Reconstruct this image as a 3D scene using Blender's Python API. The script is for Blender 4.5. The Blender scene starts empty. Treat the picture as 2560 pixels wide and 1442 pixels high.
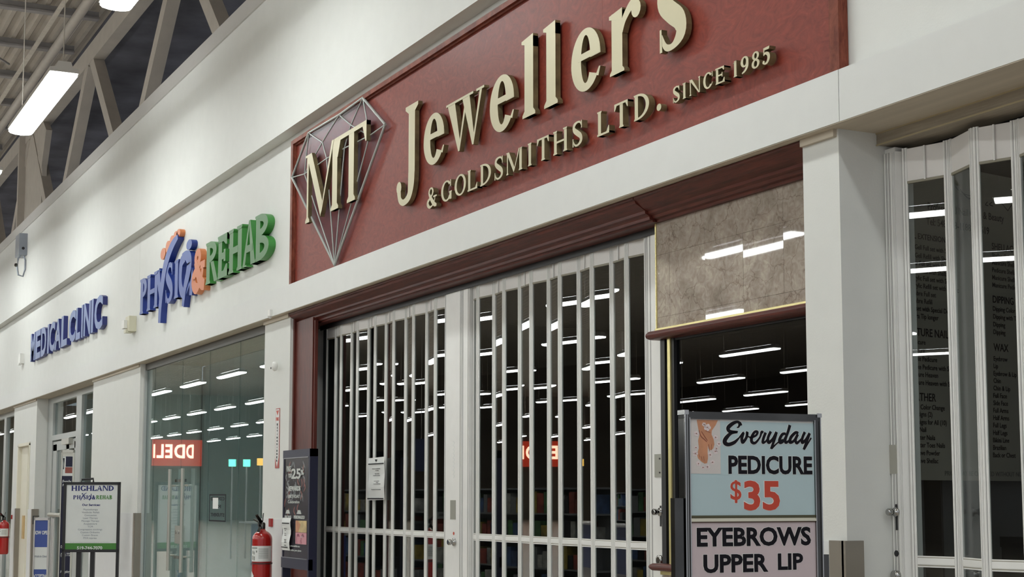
import bpy, math, random
from mathutils import Vector, Matrix
random.seed(7)
SC = bpy.context.scene
COL = SC.collection
PI = math.pi

# ------------------------------------------------------------------ camera
CAM_POS = Vector((0.0, -3.7403643, 1.6))
def make_camera():
    f, cx, cy = 3850.0, 1280.0, 856.0
    vx = Vector(((-640 - cx) / f, -(1244 - cy) / f, 1.0)).normalized()      # the -X direction seen from the lens
    ex = -vx
    ez = Vector((0, 1.0, -vx.y / vx.z)).normalized()
    ey = ex.cross(ez)
    if ey.z < 0: ey = -ey
    right = Vector((ex.x, ey.x, ez.x)); up = Vector((ex.y, ey.y, ez.y)); fwd = Vector((ex.z, ey.z, ez.z))
    cam = bpy.data.cameras.new('camera'); o = bpy.data.objects.new('camera', cam); COL.objects.link(o)
    o.matrix_world = Matrix(((right.x, up.x, -fwd.x, CAM_POS.x), (right.y, up.y, -fwd.y, CAM_POS.y),
                             (right.z, up.z, -fwd.z, CAM_POS.z), (0, 0, 0, 1)))
    cam.sensor_width = 36; cam.lens = f / 2560 * 36
    cam.shift_y = (cy - 721) / 2560
    cam.clip_end = 300
    SC.camera = o
make_camera()

# ------------------------------------------------------------------ materials
MATS = {}
def _new(name):
    m = bpy.data.materials.new(name); m.use_nodes = True
    MATS[name] = m
    nt = m.node_tree
    return m, nt, nt.nodes['Principled BSDF'], nt.nodes['Material Output']
def mat(name, col, rough=0.5, metal=0.0, spec=0.5, var=0.0, vscale=8.0, bump=0.0, bscale=40.0, emit=0.0, stretch=None, coat=0.0):
    m, nt, b, out = _new(name)
    b.inputs['Base Color'].default_value = (*col, 1); b.inputs['Roughness'].default_value = rough
    b.inputs['Metallic'].default_value = metal; b.inputs['Specular IOR Level'].default_value = spec
    if coat: b.inputs['Coat Weight'].default_value = coat; b.inputs['Coat Roughness'].default_value = .08
    if emit:
        b.inputs['Emission Color'].default_value = (*col, 1); b.inputs['Emission Strength'].default_value = emit
    tc = nt.nodes.new('ShaderNodeTexCoord'); src = tc.outputs['Object']
    if stretch:
        mp = nt.nodes.new('ShaderNodeMapping'); mp.inputs['Scale'].default_value = stretch
        nt.links.new(src, mp.inputs['Vector']); src = mp.outputs['Vector']
    n = nt.nodes.new('ShaderNodeTexNoise'); n.inputs['Scale'].default_value = vscale; n.inputs['Detail'].default_value = 5
    nt.links.new(src, n.inputs['Vector'])
    r = nt.nodes.new('ShaderNodeValToRGB')
    v = max(var, .015)
    r.color_ramp.elements[0].position = .3; r.color_ramp.elements[1].position = .7
    r.color_ramp.elements[0].color = (*[c * (1 - v) for c in col], 1)
    r.color_ramp.elements[1].color = (*[min(1, c * (1 + v)) for c in col], 1)
    nt.links.new(n.outputs['Fac'], r.inputs['Fac']); nt.links.new(r.outputs['Color'], b.inputs['Base Color'])
    if bump:
        n2 = nt.nodes.new('ShaderNodeTexNoise'); n2.inputs['Scale'].default_value = bscale; n2.inputs['Detail'].default_value = 3
        nt.links.new(src, n2.inputs['Vector'])
        bp = nt.nodes.new('ShaderNodeBump'); bp.inputs['Strength'].default_value = bump; bp.inputs['Distance'].default_value = .01
        nt.links.new(n2.outputs['Fac'], bp.inputs['Height']); nt.links.new(bp.outputs['Normal'], b.inputs['Normal'])
    return m
def glass(name, tint=(.8, .85, .85), ior=1.5, gloss=(1, 1, 1), rough=0.0):
    m, nt, b, out = _new(name)
    nt.nodes.remove(b)
    tr = nt.nodes.new('ShaderNodeBsdfTransparent'); tr.inputs['Color'].default_value = (*tint, 1)
    gl = nt.nodes.new('ShaderNodeBsdfGlossy'); gl.inputs['Roughness'].default_value = rough; gl.inputs['Color'].default_value = (*gloss, 1)
    fr = nt.nodes.new('ShaderNodeFresnel'); fr.inputs['IOR'].default_value = ior
    ge = nt.nodes.new('ShaderNodeNewGeometry'); io = nt.nodes.new('ShaderNodeMapRange')     # same reflectance on both faces of the sheet
    io.inputs['To Min'].default_value = ior; io.inputs['To Max'].default_value = 1 / ior
    nt.links.new(ge.outputs['Backfacing'], io.inputs['Value']); nt.links.new(io.outputs['Result'], fr.inputs['IOR'])
    mx = nt.nodes.new('ShaderNodeMixShader')
    nt.links.new(fr.outputs['Fac'], mx.inputs['Fac']); nt.links.new(tr.outputs[0], mx.inputs[1]); nt.links.new(gl.outputs[0], mx.inputs[2])
    nt.links.new(mx.outputs[0], out.inputs['Surface'])
    return m
def wood(name, dark, light, scale, stretch, rough=.35, distort=2.0, coat=.3, pale=None, spec=.5):
    m, nt, b, out = _new(name)
    tc = nt.nodes.new('ShaderNodeTexCoord'); mp = nt.nodes.new('ShaderNodeMapping'); mp.inputs['Scale'].default_value = stretch
    nt.links.new(tc.outputs['Object'], mp.inputs['Vector'])
    n = nt.nodes.new('ShaderNodeTexNoise'); n.inputs['Scale'].default_value = scale; n.inputs['Detail'].default_value = 8
    n.inputs['Roughness'].default_value = .65; n.inputs['Distortion'].default_value = distort
    nt.links.new(mp.outputs['Vector'], n.inputs['Vector'])
    r = nt.nodes.new('ShaderNodeValToRGB'); e = r.color_ramp.elements
    e[0].position = .32; e[0].color = (*dark, 1); e[1].position = .66; e[1].color = (*light, 1)
    if pale: x = e.new(.78); x.color = (*pale, 1)
    nt.links.new(n.outputs['Fac'], r.inputs['Fac']); nt.links.new(r.outputs['Color'], b.inputs['Base Color'])
    b.inputs['Roughness'].default_value = rough; b.inputs['Coat Weight'].default_value = coat; b.inputs['Coat Roughness'].default_value = .25; b.inputs['Specular IOR Level'].default_value = spec
    bp = nt.nodes.new('ShaderNodeBump'); bp.inputs['Strength'].default_value = .12; bp.inputs['Distance'].default_value = .004
    nt.links.new(n.outputs['Fac'], bp.inputs['Height']); nt.links.new(bp.outputs['Normal'], b.inputs['Normal'])
    return m
def marble(name):
    m, nt, b, out = _new(name)
    tc = nt.nodes.new('ShaderNodeTexCoord')
    big = nt.nodes.new('ShaderNodeTexNoise'); big.inputs['Scale'].default_value = 4; big.inputs['Detail'].default_value = 6; big.inputs['Distortion'].default_value = 1
    fine = nt.nodes.new('ShaderNodeTexNoise'); fine.inputs['Scale'].default_value = 26; fine.inputs['Detail'].default_value = 8; fine.inputs['Distortion'].default_value = 1.5
    warp = nt.nodes.new('ShaderNodeTexNoise'); warp.inputs['Scale'].default_value = 7; warp.inputs['Detail'].default_value = 7
    mixv = nt.nodes.new('ShaderNodeMix'); mixv.data_type = 'RGBA'; mixv.blend_type = 'ADD'; mixv.inputs[0].default_value = .25
    vor = nt.nodes.new('ShaderNodeTexVoronoi'); vor.feature = 'DISTANCE_TO_EDGE'; vor.inputs['Scale'].default_value = 5.5
    for x in (big, fine, warp): nt.links.new(tc.outputs['Object'], x.inputs['Vector'])
    nt.links.new(tc.outputs['Object'], mixv.inputs[6]); nt.links.new(warp.outputs['Color'], mixv.inputs[7])
    nt.links.new(mixv.outputs[2], vor.inputs['Vector'])
    r1 = nt.nodes.new('ShaderNodeValToRGB'); e = r1.color_ramp.elements
    e[0].position = .3; e[0].color = (.34, .30, .255, 1); e[1].position = .7; e[1].color = (.60, .55, .47, 1)
    x = e.new(.5); x.color = (.47, .415, .365, 1)
    nt.links.new(big.outputs['Fac'], r1.inputs['Fac'])
    r2 = nt.nodes.new('ShaderNodeValToRGB'); r2.color_ramp.elements[0].position = .25; r2.color_ramp.elements[1].position = .75
    r2.color_ramp.elements[0].color = (.62, .56, .54, 1); r2.color_ramp.elements[1].color = (1.0, 1.0, .98, 1)
    nt.links.new(fine.outputs['Fac'], r2.inputs['Fac'])
    mu = nt.nodes.new('ShaderNodeMix'); mu.data_type = 'RGBA'; mu.blend_type = 'MULTIPLY'; mu.inputs[0].default_value = 1
    nt.links.new(r1.outputs['Color'], mu.inputs[6]); nt.links.new(r2.outputs['Color'], mu.inputs[7])
    r3 = nt.nodes.new('ShaderNodeValToRGB'); r3.color_ramp.elements[0].color = (.38, .3, .28, 1); r3.color_ramp.elements[1].position = .018; r3.color_ramp.elements[1].color = (1, 1, 1, 1)
    nt.links.new(vor.outputs['Distance'], r3.inputs['Fac'])
    mu2 = nt.nodes.new('ShaderNodeMix'); mu2.data_type = 'RGBA'; mu2.blend_type = 'MULTIPLY'; mu2.inputs[0].default_value = .6
    nt.links.new(mu.outputs[2], mu2.inputs[6]); nt.links.new(r3.outputs['Color'], mu2.inputs[7])
    nt.links.new(mu2.outputs[2], b.inputs['Base Color'])
    b.inputs['Roughness'].default_value = .02
    return m

WALL = mat('wall_paint', (.70, .71, .685), .55, bump=.05, bscale=120, spec=.3)
BAND = mat('band_paint', (.68, .69, .675), .45, spec=.35)
CAP = mat('cap_flashing', (.50, .49, .47), .45)
SOFFIT = mat('soffit_board', (.52, .46, .37), .6, var=.08, vscale=3, stretch=(.5, 8, 8))
WAINS = mat('wainscot_panel', (.72, .73, .74), .35)
GUARD = mat('corner_guard', (.30, .27, .23), .3, metal=.4)
FLOORM = mat('floor_tile', (.46, .40, .33), .25, var=.06, vscale=1.2)
DECK = mat('roof_deck', (.44, .395, .33), .75, var=.08, vscale=2, bump=.2, bscale=15)
DECKSTRIP = mat('pale_deck_strip', (.62, .58, .50), .6, var=.1)
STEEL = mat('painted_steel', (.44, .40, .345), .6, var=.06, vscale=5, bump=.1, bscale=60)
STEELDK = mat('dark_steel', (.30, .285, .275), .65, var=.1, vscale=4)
VOID = mat('shaded_void', (.12, .12, .14), .9, var=.4, vscale=1.2)  # shade of the roof space behind the parapet, put into the colour
SIGNRED = wood('sign_red_wood', (.15, .020, .013), (.235, .038, .022), 6.0, (1, 1, 1.6), rough=.5, distort=4.0, coat=0.05, pale=(.36, .13, .10), spec=.35)
TRIMWOOD = wood('mahogany', (.045, .010, .008), (.135, .030, .020), 6, (.8, 10, 10), rough=.4, distort=.6, coat=.03, spec=.3)
CASEWOOD = wood('mahogany_upright', (.06, .013, .010), (.14, .030, .020), 6, (10, 10, .8), rough=.4, distort=.6, coat=.03, spec=.3)
GOLDFACE = mat('gold_face', (.53, .485, .325), .42, metal=.25)
GOLDSIDE = mat('gold_side', (.20, .165, .085), .5, metal=.55, var=.3, vscale=14)
BRASS = mat('brass_trim', (.78, .68, .32), .25, metal=.6)
ACRYL = glass('clear_acrylic', (.84, .82, .86), 1.05, rough=.2)
ACEDGE = mat('acrylic_edge', (.34, .36, .34), .2, spec=.8)
MARBLE = marble('marble')
ALU = mat('white_aluminium', (.80, .80, .78), .35, metal=.0, var=.03, bump=.04, bscale=90)
ALUG = mat('grey_groove', (.20, .20, .20), .5)
ALUHEAD = mat('panel_header', (.72, .70, .68), .4, var=.05, vscale=4)
OLIVE = mat('olive_edge', (.27, .25, .19), .5)
GATEGLASS = glass('gate_glass', (.80, .83, .82), 1.55)
SHOPGLASS = glass('shop_glass', (.74, .82, .82), 1.55)
DARKGLASS = glass('display_glass', (.35, .36, .36), 1.5)
BLACK = mat('black', (.012, .012, .014), .4)
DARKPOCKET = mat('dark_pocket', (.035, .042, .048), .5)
CHROME = mat('chrome', (.42, .42, .41), .12, metal=1.0)
CHROMEDK = mat('dark_chrome', (.085, .085, .082), .16, metal=1.0, var=.3, vscale=5)
NICKEL = mat('satin_nickel', (.50, .49, .44), .35, metal=.8)
FRAMEGREY = mat('clear_anodised', (.44, .46, .45), .4, metal=.3)
PLATE = mat('grey_plate', (.36, .36, .31), .4, metal=.4)
NAVYF = mat('navy_frame', (.018, .019, .045), .35, spec=.3)
BLUE1 = mat('sign_blue', (.010, .055, .30), .4)
BLUE1S = mat('sign_blue_side', (.015, .04, .24), .45)
BLUE2 = mat('clinic_blue', (.06, .12, .34), .4)
BLUE2S = mat('clinic_blue_side', (.02, .03, .17), .45)
GREEN = mat('sign_green', (.028, .16, .024), .4)
GREENS = mat('sign_green_side', (.05, .26, .05), .4)
ORANGE = mat('sign_orange', (.56, .16, .05), .45)
ORANGES = mat('sign_orange_side', (.66, .23, .085), .45)
REDP = mat('extinguisher_red', (.40, .012, .010), .18, coat=.6)
PAPER = mat('paper', (.74, .76, .75), .6)
CREAM = mat('cream_plastic', (.62, .60, .46), .4)
WHITEP = mat('white_plastic', (.75, .75, .72), .4)
GREYBOX = mat('grey_lamp_box', (.30, .33, .38), .35, metal=.3)
POSTW = mat('poster_white', (.66, .68, .67), .45)
POSTBLUE = mat('poster_blue', (.43, .55, .58), .35)
POSTPINK = mat('poster_pink', (.55, .46, .48), .35)
INK = mat('ink_black', (.006, .005, .009), .6, spec=.2)
NAVYINK = mat('ink_navy', (.012, .02, .14), .4)
GREYINK = mat('ink_grey', (.22, .25, .30), .5)
REDINK = mat('ink_red', (.52, .055, .025), .4)
OUTLINE = mat('pale_outline', (.75, .75, .72), .4)
GREENINK = mat('ink_green', (.05, .20, .03), .4)
SKIN = mat('skin_print', (.52, .24, .13), .5, var=.15, vscale=20)
SKIND = mat('skin_shadow_print', (.28, .09, .05), .5)
PETAL = mat('petal_print', (.72, .62, .62), .5)
BLUEPANEL = mat('blue_panel', (.045, .075, .26), .3)
SILVER = mat('silver_frame', (.58, .56, .54), .25, metal=.5)
CREAMDOOR = mat('cream_door', (.74, .71, .60), .5)
TANWOOD = mat('tan_wood', (.55, .38, .17), .5, var=.15, vscale=10)
ROOMGREY = mat('room_grey', (.50, .55, .56), .8)
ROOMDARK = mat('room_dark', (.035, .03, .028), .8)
ROOMBROWN = mat('room_brown', (.12, .07, .045), .7, var=.1)
MENUBG = mat('menu_board', (.30, .285, .24), .5, var=.05)
NAVYSIGN = mat('navy_sign', (.02, .03, .10), .5)
FARWALL = mat('far_wall', (.22, .18, .14), .8, var=.15, vscale=.3)
REDSIGN = mat('red_sign', (.60, .05, .02), .5, emit=.6)
LITLET = mat('lit_letter', (1.0, .72, .50), .5, emit=2.2)
GREENLIT = mat('green_lit', (.15, .95, .62), .5, emit=2.2)
AMBERLIT = mat('amber_lit', (.95, .55, .10), .5, emit=1.5)
FIXT = mat('fixture_grey', (.50, .48, .45), .5)
def emis(name, col, s):
    m, nt, b, out = _new(name); nt.nodes.remove(b)
    e = nt.nodes.new('ShaderNodeEmission'); e.inputs['Color'].default_value = (*col, 1); e.inputs['Strength'].default_value = s
    nt.links.new(e.outputs[0], out.inputs['Surface']); return m
LENS = emis('lamp_lens', (.95, .99, .965), 13.5)
UPFILL = emis('added_uplight', (.97, .98, 1.0), 20.0)  # added glow on the housing tops, brightens roof deck and parapet

# ------------------------------------------------------------------ mesh helpers
ORG = {}
def root_of(o):
    while o.parent: o = o.parent
    return o
def tag(o, label=None, cat=None, group=None, kind=None):
    if label: o['label'] = label
    if cat: o['category'] = cat
    if group: o['group'] = group
    if kind: o['kind'] = kind
    return o
def empty(name, loc, label=None, cat=None, group=None):
    o = bpy.data.objects.new(name, None); COL.objects.link(o); o.location = loc; o.empty_display_size = .1
    return tag(o, label, cat, group)
class Frame:
    """local (a, b, c): a to the right, b up, c towards the viewer"""
    def __init__(s, O, u=(1, 0, 0), v=(0, 0, 1)):
        s.O = Vector(O); s.u = Vector(u).normalized(); s.v = Vector(v).normalized(); s.n = s.u.cross(s.v)
    def __call__(s, p): return s.O + s.u * p[0] + s.v * p[1] + s.n * p[2]
class MB:
    def __init__(s, fr=None): s.v = []; s.f = []; s.m = []; s.sm = []; s.fr = fr
    def add(s, vs, fs, mi=0, smooth=False):
        b = len(s.v)
        for p in vs: s.v.append(tuple(s.fr(p)) if s.fr else tuple(p))
        for f in fs: s.f.append([b + i for i in f]); s.m.append(mi if not isinstance(mi, (list,)) else 0); s.sm.append(smooth)
        return s
    def box(s, x0, x1, y0, y1, z0, z1, mi=0):
        if x0 > x1: x0, x1 = x1, x0
        if y0 > y1: y0, y1 = y1, y0
        if z0 > z1: z0, z1 = z1, z0
        vs = [(x0, y0, z0), (x1, y0, z0), (x1, y1, z0), (x0, y1, z0), (x0, y0, z1), (x1, y0, z1), (x1, y1, z1), (x0, y1, z1)]
        return s.add(vs, [(0, 3, 2, 1), (4, 5, 6, 7), (0, 1, 5, 4), (1, 2, 6, 5), (2, 3, 7, 6), (3, 0, 4, 7)], mi)
    def prism(s, poly, c0, c1, face=0, side=0):
        n = len(poly)
        s.add([(p[0], p[1], c1) for p in poly], [tuple(range(n))], face)
        s.add([(p[0], p[1], c0) for p in poly], [tuple(reversed(range(n)))], side)
        vs = [(p[0], p[1], c0) for p in poly] + [(p[0], p[1], c1) for p in poly]
        s.add(vs, [(i, (i + 1) % n, n + (i + 1) % n, n + i) for i in range(n)], side)
        return s
    def tube(s, pts, r, n=8, mi=0, caps=True, smooth=True):
        pts = [Vector(p) for p in pts]; rr = r if isinstance(r, (list, tuple)) else [r] * len(pts)
        vs = []; fs = []
        up = Vector((0, 0, 1))
        for i, p in enumerate(pts):
            d = (pts[min(i + 1, len(pts) - 1)] - pts[max(i - 1, 0)]).normalized()
            a = d.cross(up) if abs(d.dot(up)) < .98 else d.cross(Vector((1, 0, 0)))
            a.normalize(); b = d.cross(a)
            for k in range(n):
                t = 2 * PI * k / n; vs.append(p + a * math.cos(t) * rr[i] + b * math.sin(t) * rr[i])
        for i in range(len(pts) - 1):
            for k in range(n): fs.append((i * n + k, i * n + (k + 1) % n, (i + 1) * n + (k + 1) % n, (i + 1) * n + k))
        s.add(vs, fs, mi, smooth)
        if caps:
            s.add(vs[:n], [tuple(range(n))], mi); s.add(vs[-n:], [tuple(reversed(range(n)))], mi)
        return s
    def lathe(s, axis_pt, prof, n=24, axis='z', mi=0):
        vs = []; fs = []
        for (r, h) in prof:
            for k in range(n):
                t = 2 * PI * k / n; c, q = r * math.cos(t), r * math.sin(t)
                d = {'z': (c, q, h), 'y': (c, h, q), 'x': (h, c, q)}[axis]
                vs.append((axis_pt[0] + d[0], axis_pt[1] + d[1], axis_pt[2] + d[2]))
        m = len(prof)
        for i in range(m - 1):
            for k in range(n): fs.append((i * n + k, i * n + (k + 1) % n, (i + 1) * n + (k + 1) % n, (i + 1) * n + k))
        s.add(vs, fs, mi, True)
        s.add(vs[:n], [tuple(range(n))], mi); s.add(vs[-n:], [tuple(range(n))], mi)
        return s
    def beam(s, a, b, w, h, mi=0, side=(0, 1, 0)):
        """rectangular bar from a to b; w measured along `side`, h across"""
        a = Vector(a); b = Vector(b); d = (b - a).normalized(); sd = Vector(side); sd = (sd - d * sd.dot(d)).normalized(); t = d.cross(sd)
        vs = []
        for p in (a, b):
            for (i, j) in ((-1, -1), (1, -1), (1, 1), (-1, 1)): vs.append(p + sd * i * w / 2 + t * j * h / 2)
        return s.add(vs, [(0, 1, 2, 3), (7, 6, 5, 4), (0, 4, 5, 1), (1, 5, 6, 2), (2, 6, 7, 3), (3, 7, 4, 0)], mi)
    def ring(s, prof, x0, x1, mi=0):
        """extrude a (y, z) profile along x"""
        n = len(prof)
        vs = [(x0, y, z) for y, z in prof] + [(x1, y, z) for y, z in prof]
        fs = [(i, (i + 1) % n, n + (i + 1) % n, n + i) for i in range(n)] + [tuple(range(n)), tuple(reversed(range(n, 2 * n)))]
        return s.add(vs, fs, mi)
    def build(s, name, mats, parent=None):
        me = bpy.data.meshes.new(name)
        off = Vector((0, 0, 0))
        if parent is not None: off = root_of(parent).location if root_of(parent).type == 'EMPTY' else Vector((0, 0, 0))
        me.from_pydata([tuple(Vector(p) - off) for p in s.v], [], s.f)
        mats = mats if isinstance(mats, (list, tuple)) else [mats]
        for m in mats: me.materials.append(m)
        for i, p in enumerate(me.polygons): p.material_index = min(s.m[i], len(mats) - 1); p.use_smooth = s.sm[i]
        me.update()
        o = bpy.data.objects.new(name, me); COL.objects.link(o)
        if parent is not None: o.parent = parent
        return o
def struct(name, mb, m, parent=None):
    o = mb.build(name, m, parent)
    if parent is None: o['kind'] = 'structure'
    return o
def bx(x0, x1, y0, y1, z0, z1, fr=None): return MB(fr).box(x0, x1, y0, y1, z0, z1)
def copy_tree(o, dloc=None, parent=None, label=None):
    c = o.copy(); COL.objects.link(c); c.parent = parent
    if dloc is not None: c.location = o.location + Vector(dloc)
    if label: c['label'] = label
    for ch in o.children: copy_tree(ch, None, c)
    return c

# ------------------------------------------------------------------ lettering
def text_into(mb, body, a0, a1, b0, b1, c0=0.0, c1=.0006, bold=0.0, face=0, side=0, keep=None, space=1.0):
    """sans lettering fitted in the box a0..a1 x b0..b1; keep='l'/'c' keeps letter proportions (height b1-b0), left or centred at a0"""
    cu = bpy.data.curves.new('t', 'FONT'); cu.body = body; cu.size = 1; cu.offset = bold; cu.resolution_u = 3; cu.extrude = .5
    cu.space_character = space
    o = bpy.data.objects.new('t', cu); COL.objects.link(o)
    dg = bpy.context.evaluated_depsgraph_get(); me = o.evaluated_get(dg).to_mesh()
    vs = [v.co.copy() for v in me.vertices]
    if vs:
        xs = [v.x for v in vs]; ys = [v.y for v in vs]; X0, X1, Y0, Y1 = min(xs), max(xs), min(ys), max(ys)
        if keep:
            Y0, Y1 = 0.0, .73
            sc = (b1 - b0) / (Y1 - Y0); w = (X1 - X0) * sc * (a1 if a1 else 1)
            l = a0 if keep == 'l' else a0 - w / 2
            fx = lambda x: l + (x - X0) / max(1e-6, X1 - X0) * w
        else: fx = lambda x: a0 + (x - X0) / (X1 - X0) * (a1 - a0)
        fy = lambda y: b0 + (y - Y0) / (Y1 - Y0) * (b1 - b0)
        pts = [(fx(v.x), fy(v.y), c0 if v.z < 0 else c1) for v in vs]
        fr, sd = [], []
        for p in me.polygons:
            (fr if p.normal.z > .5 else sd).append(tuple(p.vertices))
        mb.add(pts, fr, face); mb.add(pts, sd, side)
    o.evaluated_get(dg).to_mesh_clear()
    bpy.data.objects.remove(o); bpy.data.curves.remove(cu)
    return mb

def catmull(pts, k=6):
    if len(pts) < 3: return pts
    out = []
    P = [pts[0]] + list(pts) + [pts[-1]]
    for i in range(1, len(P) - 2):
        p0, p1, p2, p3 = P[i - 1], P[i], P[i + 1], P[i + 2]
        for j in range(k):
            t = j / k
            out.append(tuple(.5 * (2 * b + (c - a) * t + (2 * a - 5 * b + 4 * c - d) * t * t + (3 * b - a - 3 * c + d) * t ** 3)
                             for a, b, c, d in zip(p0, p1, p2, p3)))
    out.append(tuple(pts[-1]))
    return out
def stroke(pts, k=6, smooth=True):
    """variable width brush stroke: pts = (x, y, width); returns quads-strip outline pieces"""
    q = catmull(pts, k) if smooth else pts
    L, R = [], []
    for i, (x, y, w) in enumerate(q):
        xa, ya, _ = q[max(i - 1, 0)]; xb, yb, _ = q[min(i + 1, len(q) - 1)]
        dx, dy = xb - xa, yb - ya; l = math.hypot(dx, dy) or 1
        nx, ny = -dy / l, dx / l
        L.append((x + nx * w / 2, y + ny * w / 2)); R.append((x - nx * w / 2, y - ny * w / 2))
    return [('strip', L, R)]
def arcband(cx, cy, rx, ry, tx, ty, a0, a1, n=20, ox=0.0):
    L, R = [], []
    for i in range(n + 1):
        t = math.radians(a0 + (a1 - a0) * i / n)
        L.append((cx + rx * math.cos(t), cy + ry * math.sin(t)))
        R.append((cx + ox + (rx - tx) * math.cos(t), cy + (ry - ty) * math.sin(t)))
    return [('strip', L, R)]
def rc(x0, y0, x1, y1): return [[(x0, y0), (x1, y0), (x1, y1), (x0, y1)]]
def serif(x0, x1, y, up, t, o, s=.035):
    """bracketed slab serif under/over a stem x0..x1; up=+1 sits at the foot"""
    return [[(x0 - o, y), (x1 + o, y), (x1 + o, y + up * s), (x1 + .004, y + up * (s + .045)), (x0 - .004, y + up * (s + .045)), (x0 - o, y + up * s)][::up]]
def blob(x, y, r, n=14): return [[(x + r * math.cos(2 * PI * i / n), y + r * math.sin(2 * PI * i / n)) for i in range(n)]]
def glyph(ch, W, T, t):
    o = min(.055, T * .5)
    g = []
    if ch == 'I':
        a = W / 2 - T / 2; g += rc(a, 0, a + T, 1) + serif(a, a + T, 0, 1, t, o) + serif(a, a + T, 1, -1, t, o)
    elif ch == 'l':
        a = W / 2 - T / 2; g += rc(a, 0, a + T, .97) + serif(a, a + T, 0, 1, t, o)
        g += [[(a - o * 1.4, .93), (a + T, .84), (a + T, 1.0), (a - o * 1.4, .965)]]
    elif ch == 'L':
        a = o; g += rc(a, 0, a + T, 1) + serif(a, a + T, 1, -1, t, o) + rc(0, 0, W, t) + [[(W - t * 1.2 - T * .5, t), (W, 0), (W, .3), (W - t * .6, .3)]]
    elif ch == 'T':
        a = W / 2 - T / 2; g += rc(a, 0, a + T, 1) + serif(a, a + T, 0, 1, t, o) + rc(0, 1 - t, W, 1)
        g += [[(0, 1), (0, .72), (t * .6, .72), (t * .6 + T * .55, 1 - t)], [(W, 1), (W - t * .6 - T * .55, 1 - t), (W - t * .6, .72), (W, .72)]]
    elif ch == 'H':
        g += rc(o, 0, o + T, 1) + rc(W - o - T, 0, W - o, 1) + rc(o + T, .5 - t / 2, W - o - T, .5 + t / 2)
        for a in (o, W - o - T): g += serif(a, a + T, 0, 1, t, o) + serif(a, a + T, 1, -1, t, o)
    elif ch == 'E':
        a = o; g += rc(a, 0, a + T, 1) + serif(a, a + T, 0, 1, t, o) + serif(a, a + T, 1, -1, t, o)
        g += rc(a, 0, W, t) + rc(a, 1 - t, W * .96, 1) + rc(a + T, .5 - t / 2, W * .74, .5 + t / 2) + rc(W * .74 - t * .5, .36, W * .74 + t * .4, .64)
        g += [[(W - t - T * .5, t), (W, 0), (W, .28), (W - t * .6, .28)], [(W * .96, 1), (W * .96 - t - T * .5, 1 - t), (W * .96 - t * .6, .74), (W * .96, .74)]]
    elif ch == 'D':
        a = o; g += rc(a, 0, a + T, 1) + serif(a, a + T, 0, 1, t, o) + serif(a, a + T, 1, -1, t, o)
        cx = a + T * .9; g += arcband(cx, .5, W - cx, .5, T, t, -90, 90)
    elif ch in 'O0':
        g += arcband(W / 2, .5, W / 2, .515, T, t, 0, 180) + arcband(W / 2, .5, W / 2, .515, T, t, 180, 360)
    elif ch == 'C':
        g += arcband(W / 2 + .01, .5, W / 2, .515, T, t, 38, 322) + [[(W * .93, .98), (W * .99, .98), (W * .99, .66), (W * .90, .66)], [(W * .90, .12), (W * .99, .30), (W * .97, .34), (W * .86, .2)]]
    elif ch == 'G':
        g += arcband(W / 2, .5, W / 2, .515, T, t, 38, 325) + rc(W - T - o * .4, .03, W - o * .4, .42) + serif(W - T - o * .4, W - o * .4, .42, -1, t, o)
        g += [[(W * .88, .98), (W * .95, .98), (W * .95, .66), (W * .86, .66)]]
    elif ch in 'Ss':
        h = T * .95
        g += stroke([(W * .88, .78, t * .8), (W * .74, .945, t * 1.0), (W * .45, .975, t * 1.1), (W * .2, .88, T * .75), (W * .2, .70, h * .95), (W * .5, .52, h * 1.05), (W * .78, .36, h * 1.0), (W * .82, .17, T * .78), (W * .56, .03, t * 1.1), (W * .28, .05, t), (W * .1, .24, t * .8)], 5)
        g += [[(W * .84, 1.0), (W * .92, 1.0), (W * .92, .68), (W * .86, .68)], [(W * .06, .34), (W * .13, .34), (W * .15, 0), (W * .06, 0)]]
    elif ch == 'M':
        a = o; b = W - o - T; m = W * .48
        g += rc(a, 0, a + t * 1.1, 1) + serif(a, a + t * 1.1, 0, 1, t, o) + rc(b, 0, b + T, 1) + serif(b, b + T, 0, 1, t, o) + rc(b + T * .5, 1 - .035, b + T + o, 1) + rc(0, 1 - .035, a + T * .6, 1)
        g += [[(a, 1), (a + T * 1.05, 1), (m + T * .35, .22), (m, 0)], [(m - t * .3, 0), (m + t * .9, .08), (b + t, 1), (b - t * .4, 1)]]
    elif ch == 'N':
        a = o; b = W - o - t * 1.1
        g += rc(a, 0, a + t * 1.1, 1) + serif(a, a + t * 1.1, 0, 1, t, o) + rc(b, 0, b + t * 1.1, 1) + serif(b, b + t * 1.1, 1, -1, t, o) + rc(0, 1 - .035, a + T * .6, 1)
        g += [[(a, 1), (a + T * 1.15, 1), (b + t * 1.1, 0), (b - t * .3, 0)]]
    elif ch == 'J':
        a = W - o - T; g += rc(a, .28, a + T, 1) + serif(a, a + T, 1, -1, t, o * 1.5)
        g += stroke([(a + T / 2, .30, T), (a + T * .42, .17, T * .92), (a + T * .1, .06, T * .6), (W * .42, .018, t * 1.3), (W * .25, .06, T * .45), (W * .2, .15, T * .6)], 6) + blob(W * .2, .19, T * .40)
    elif ch == 'e':
        g += arcband(W / 2, .49, W / 2, .51, T, t * 1.1, 0, 180) + arcband(W / 2, .49, W / 2, .51, T, t * 1.3, 180, 322)
        g += rc(T * .7, .50, W - T * .05, .50 + t * 1.1)
        g += [[(W * .84, .03 + .13), (W * .93, .13), (W, .27), (W * .955, .28)]]
    elif ch == 'w':
        p = [0.02, .30 * W, .52 * W, .70 * W, W * .97]
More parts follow.
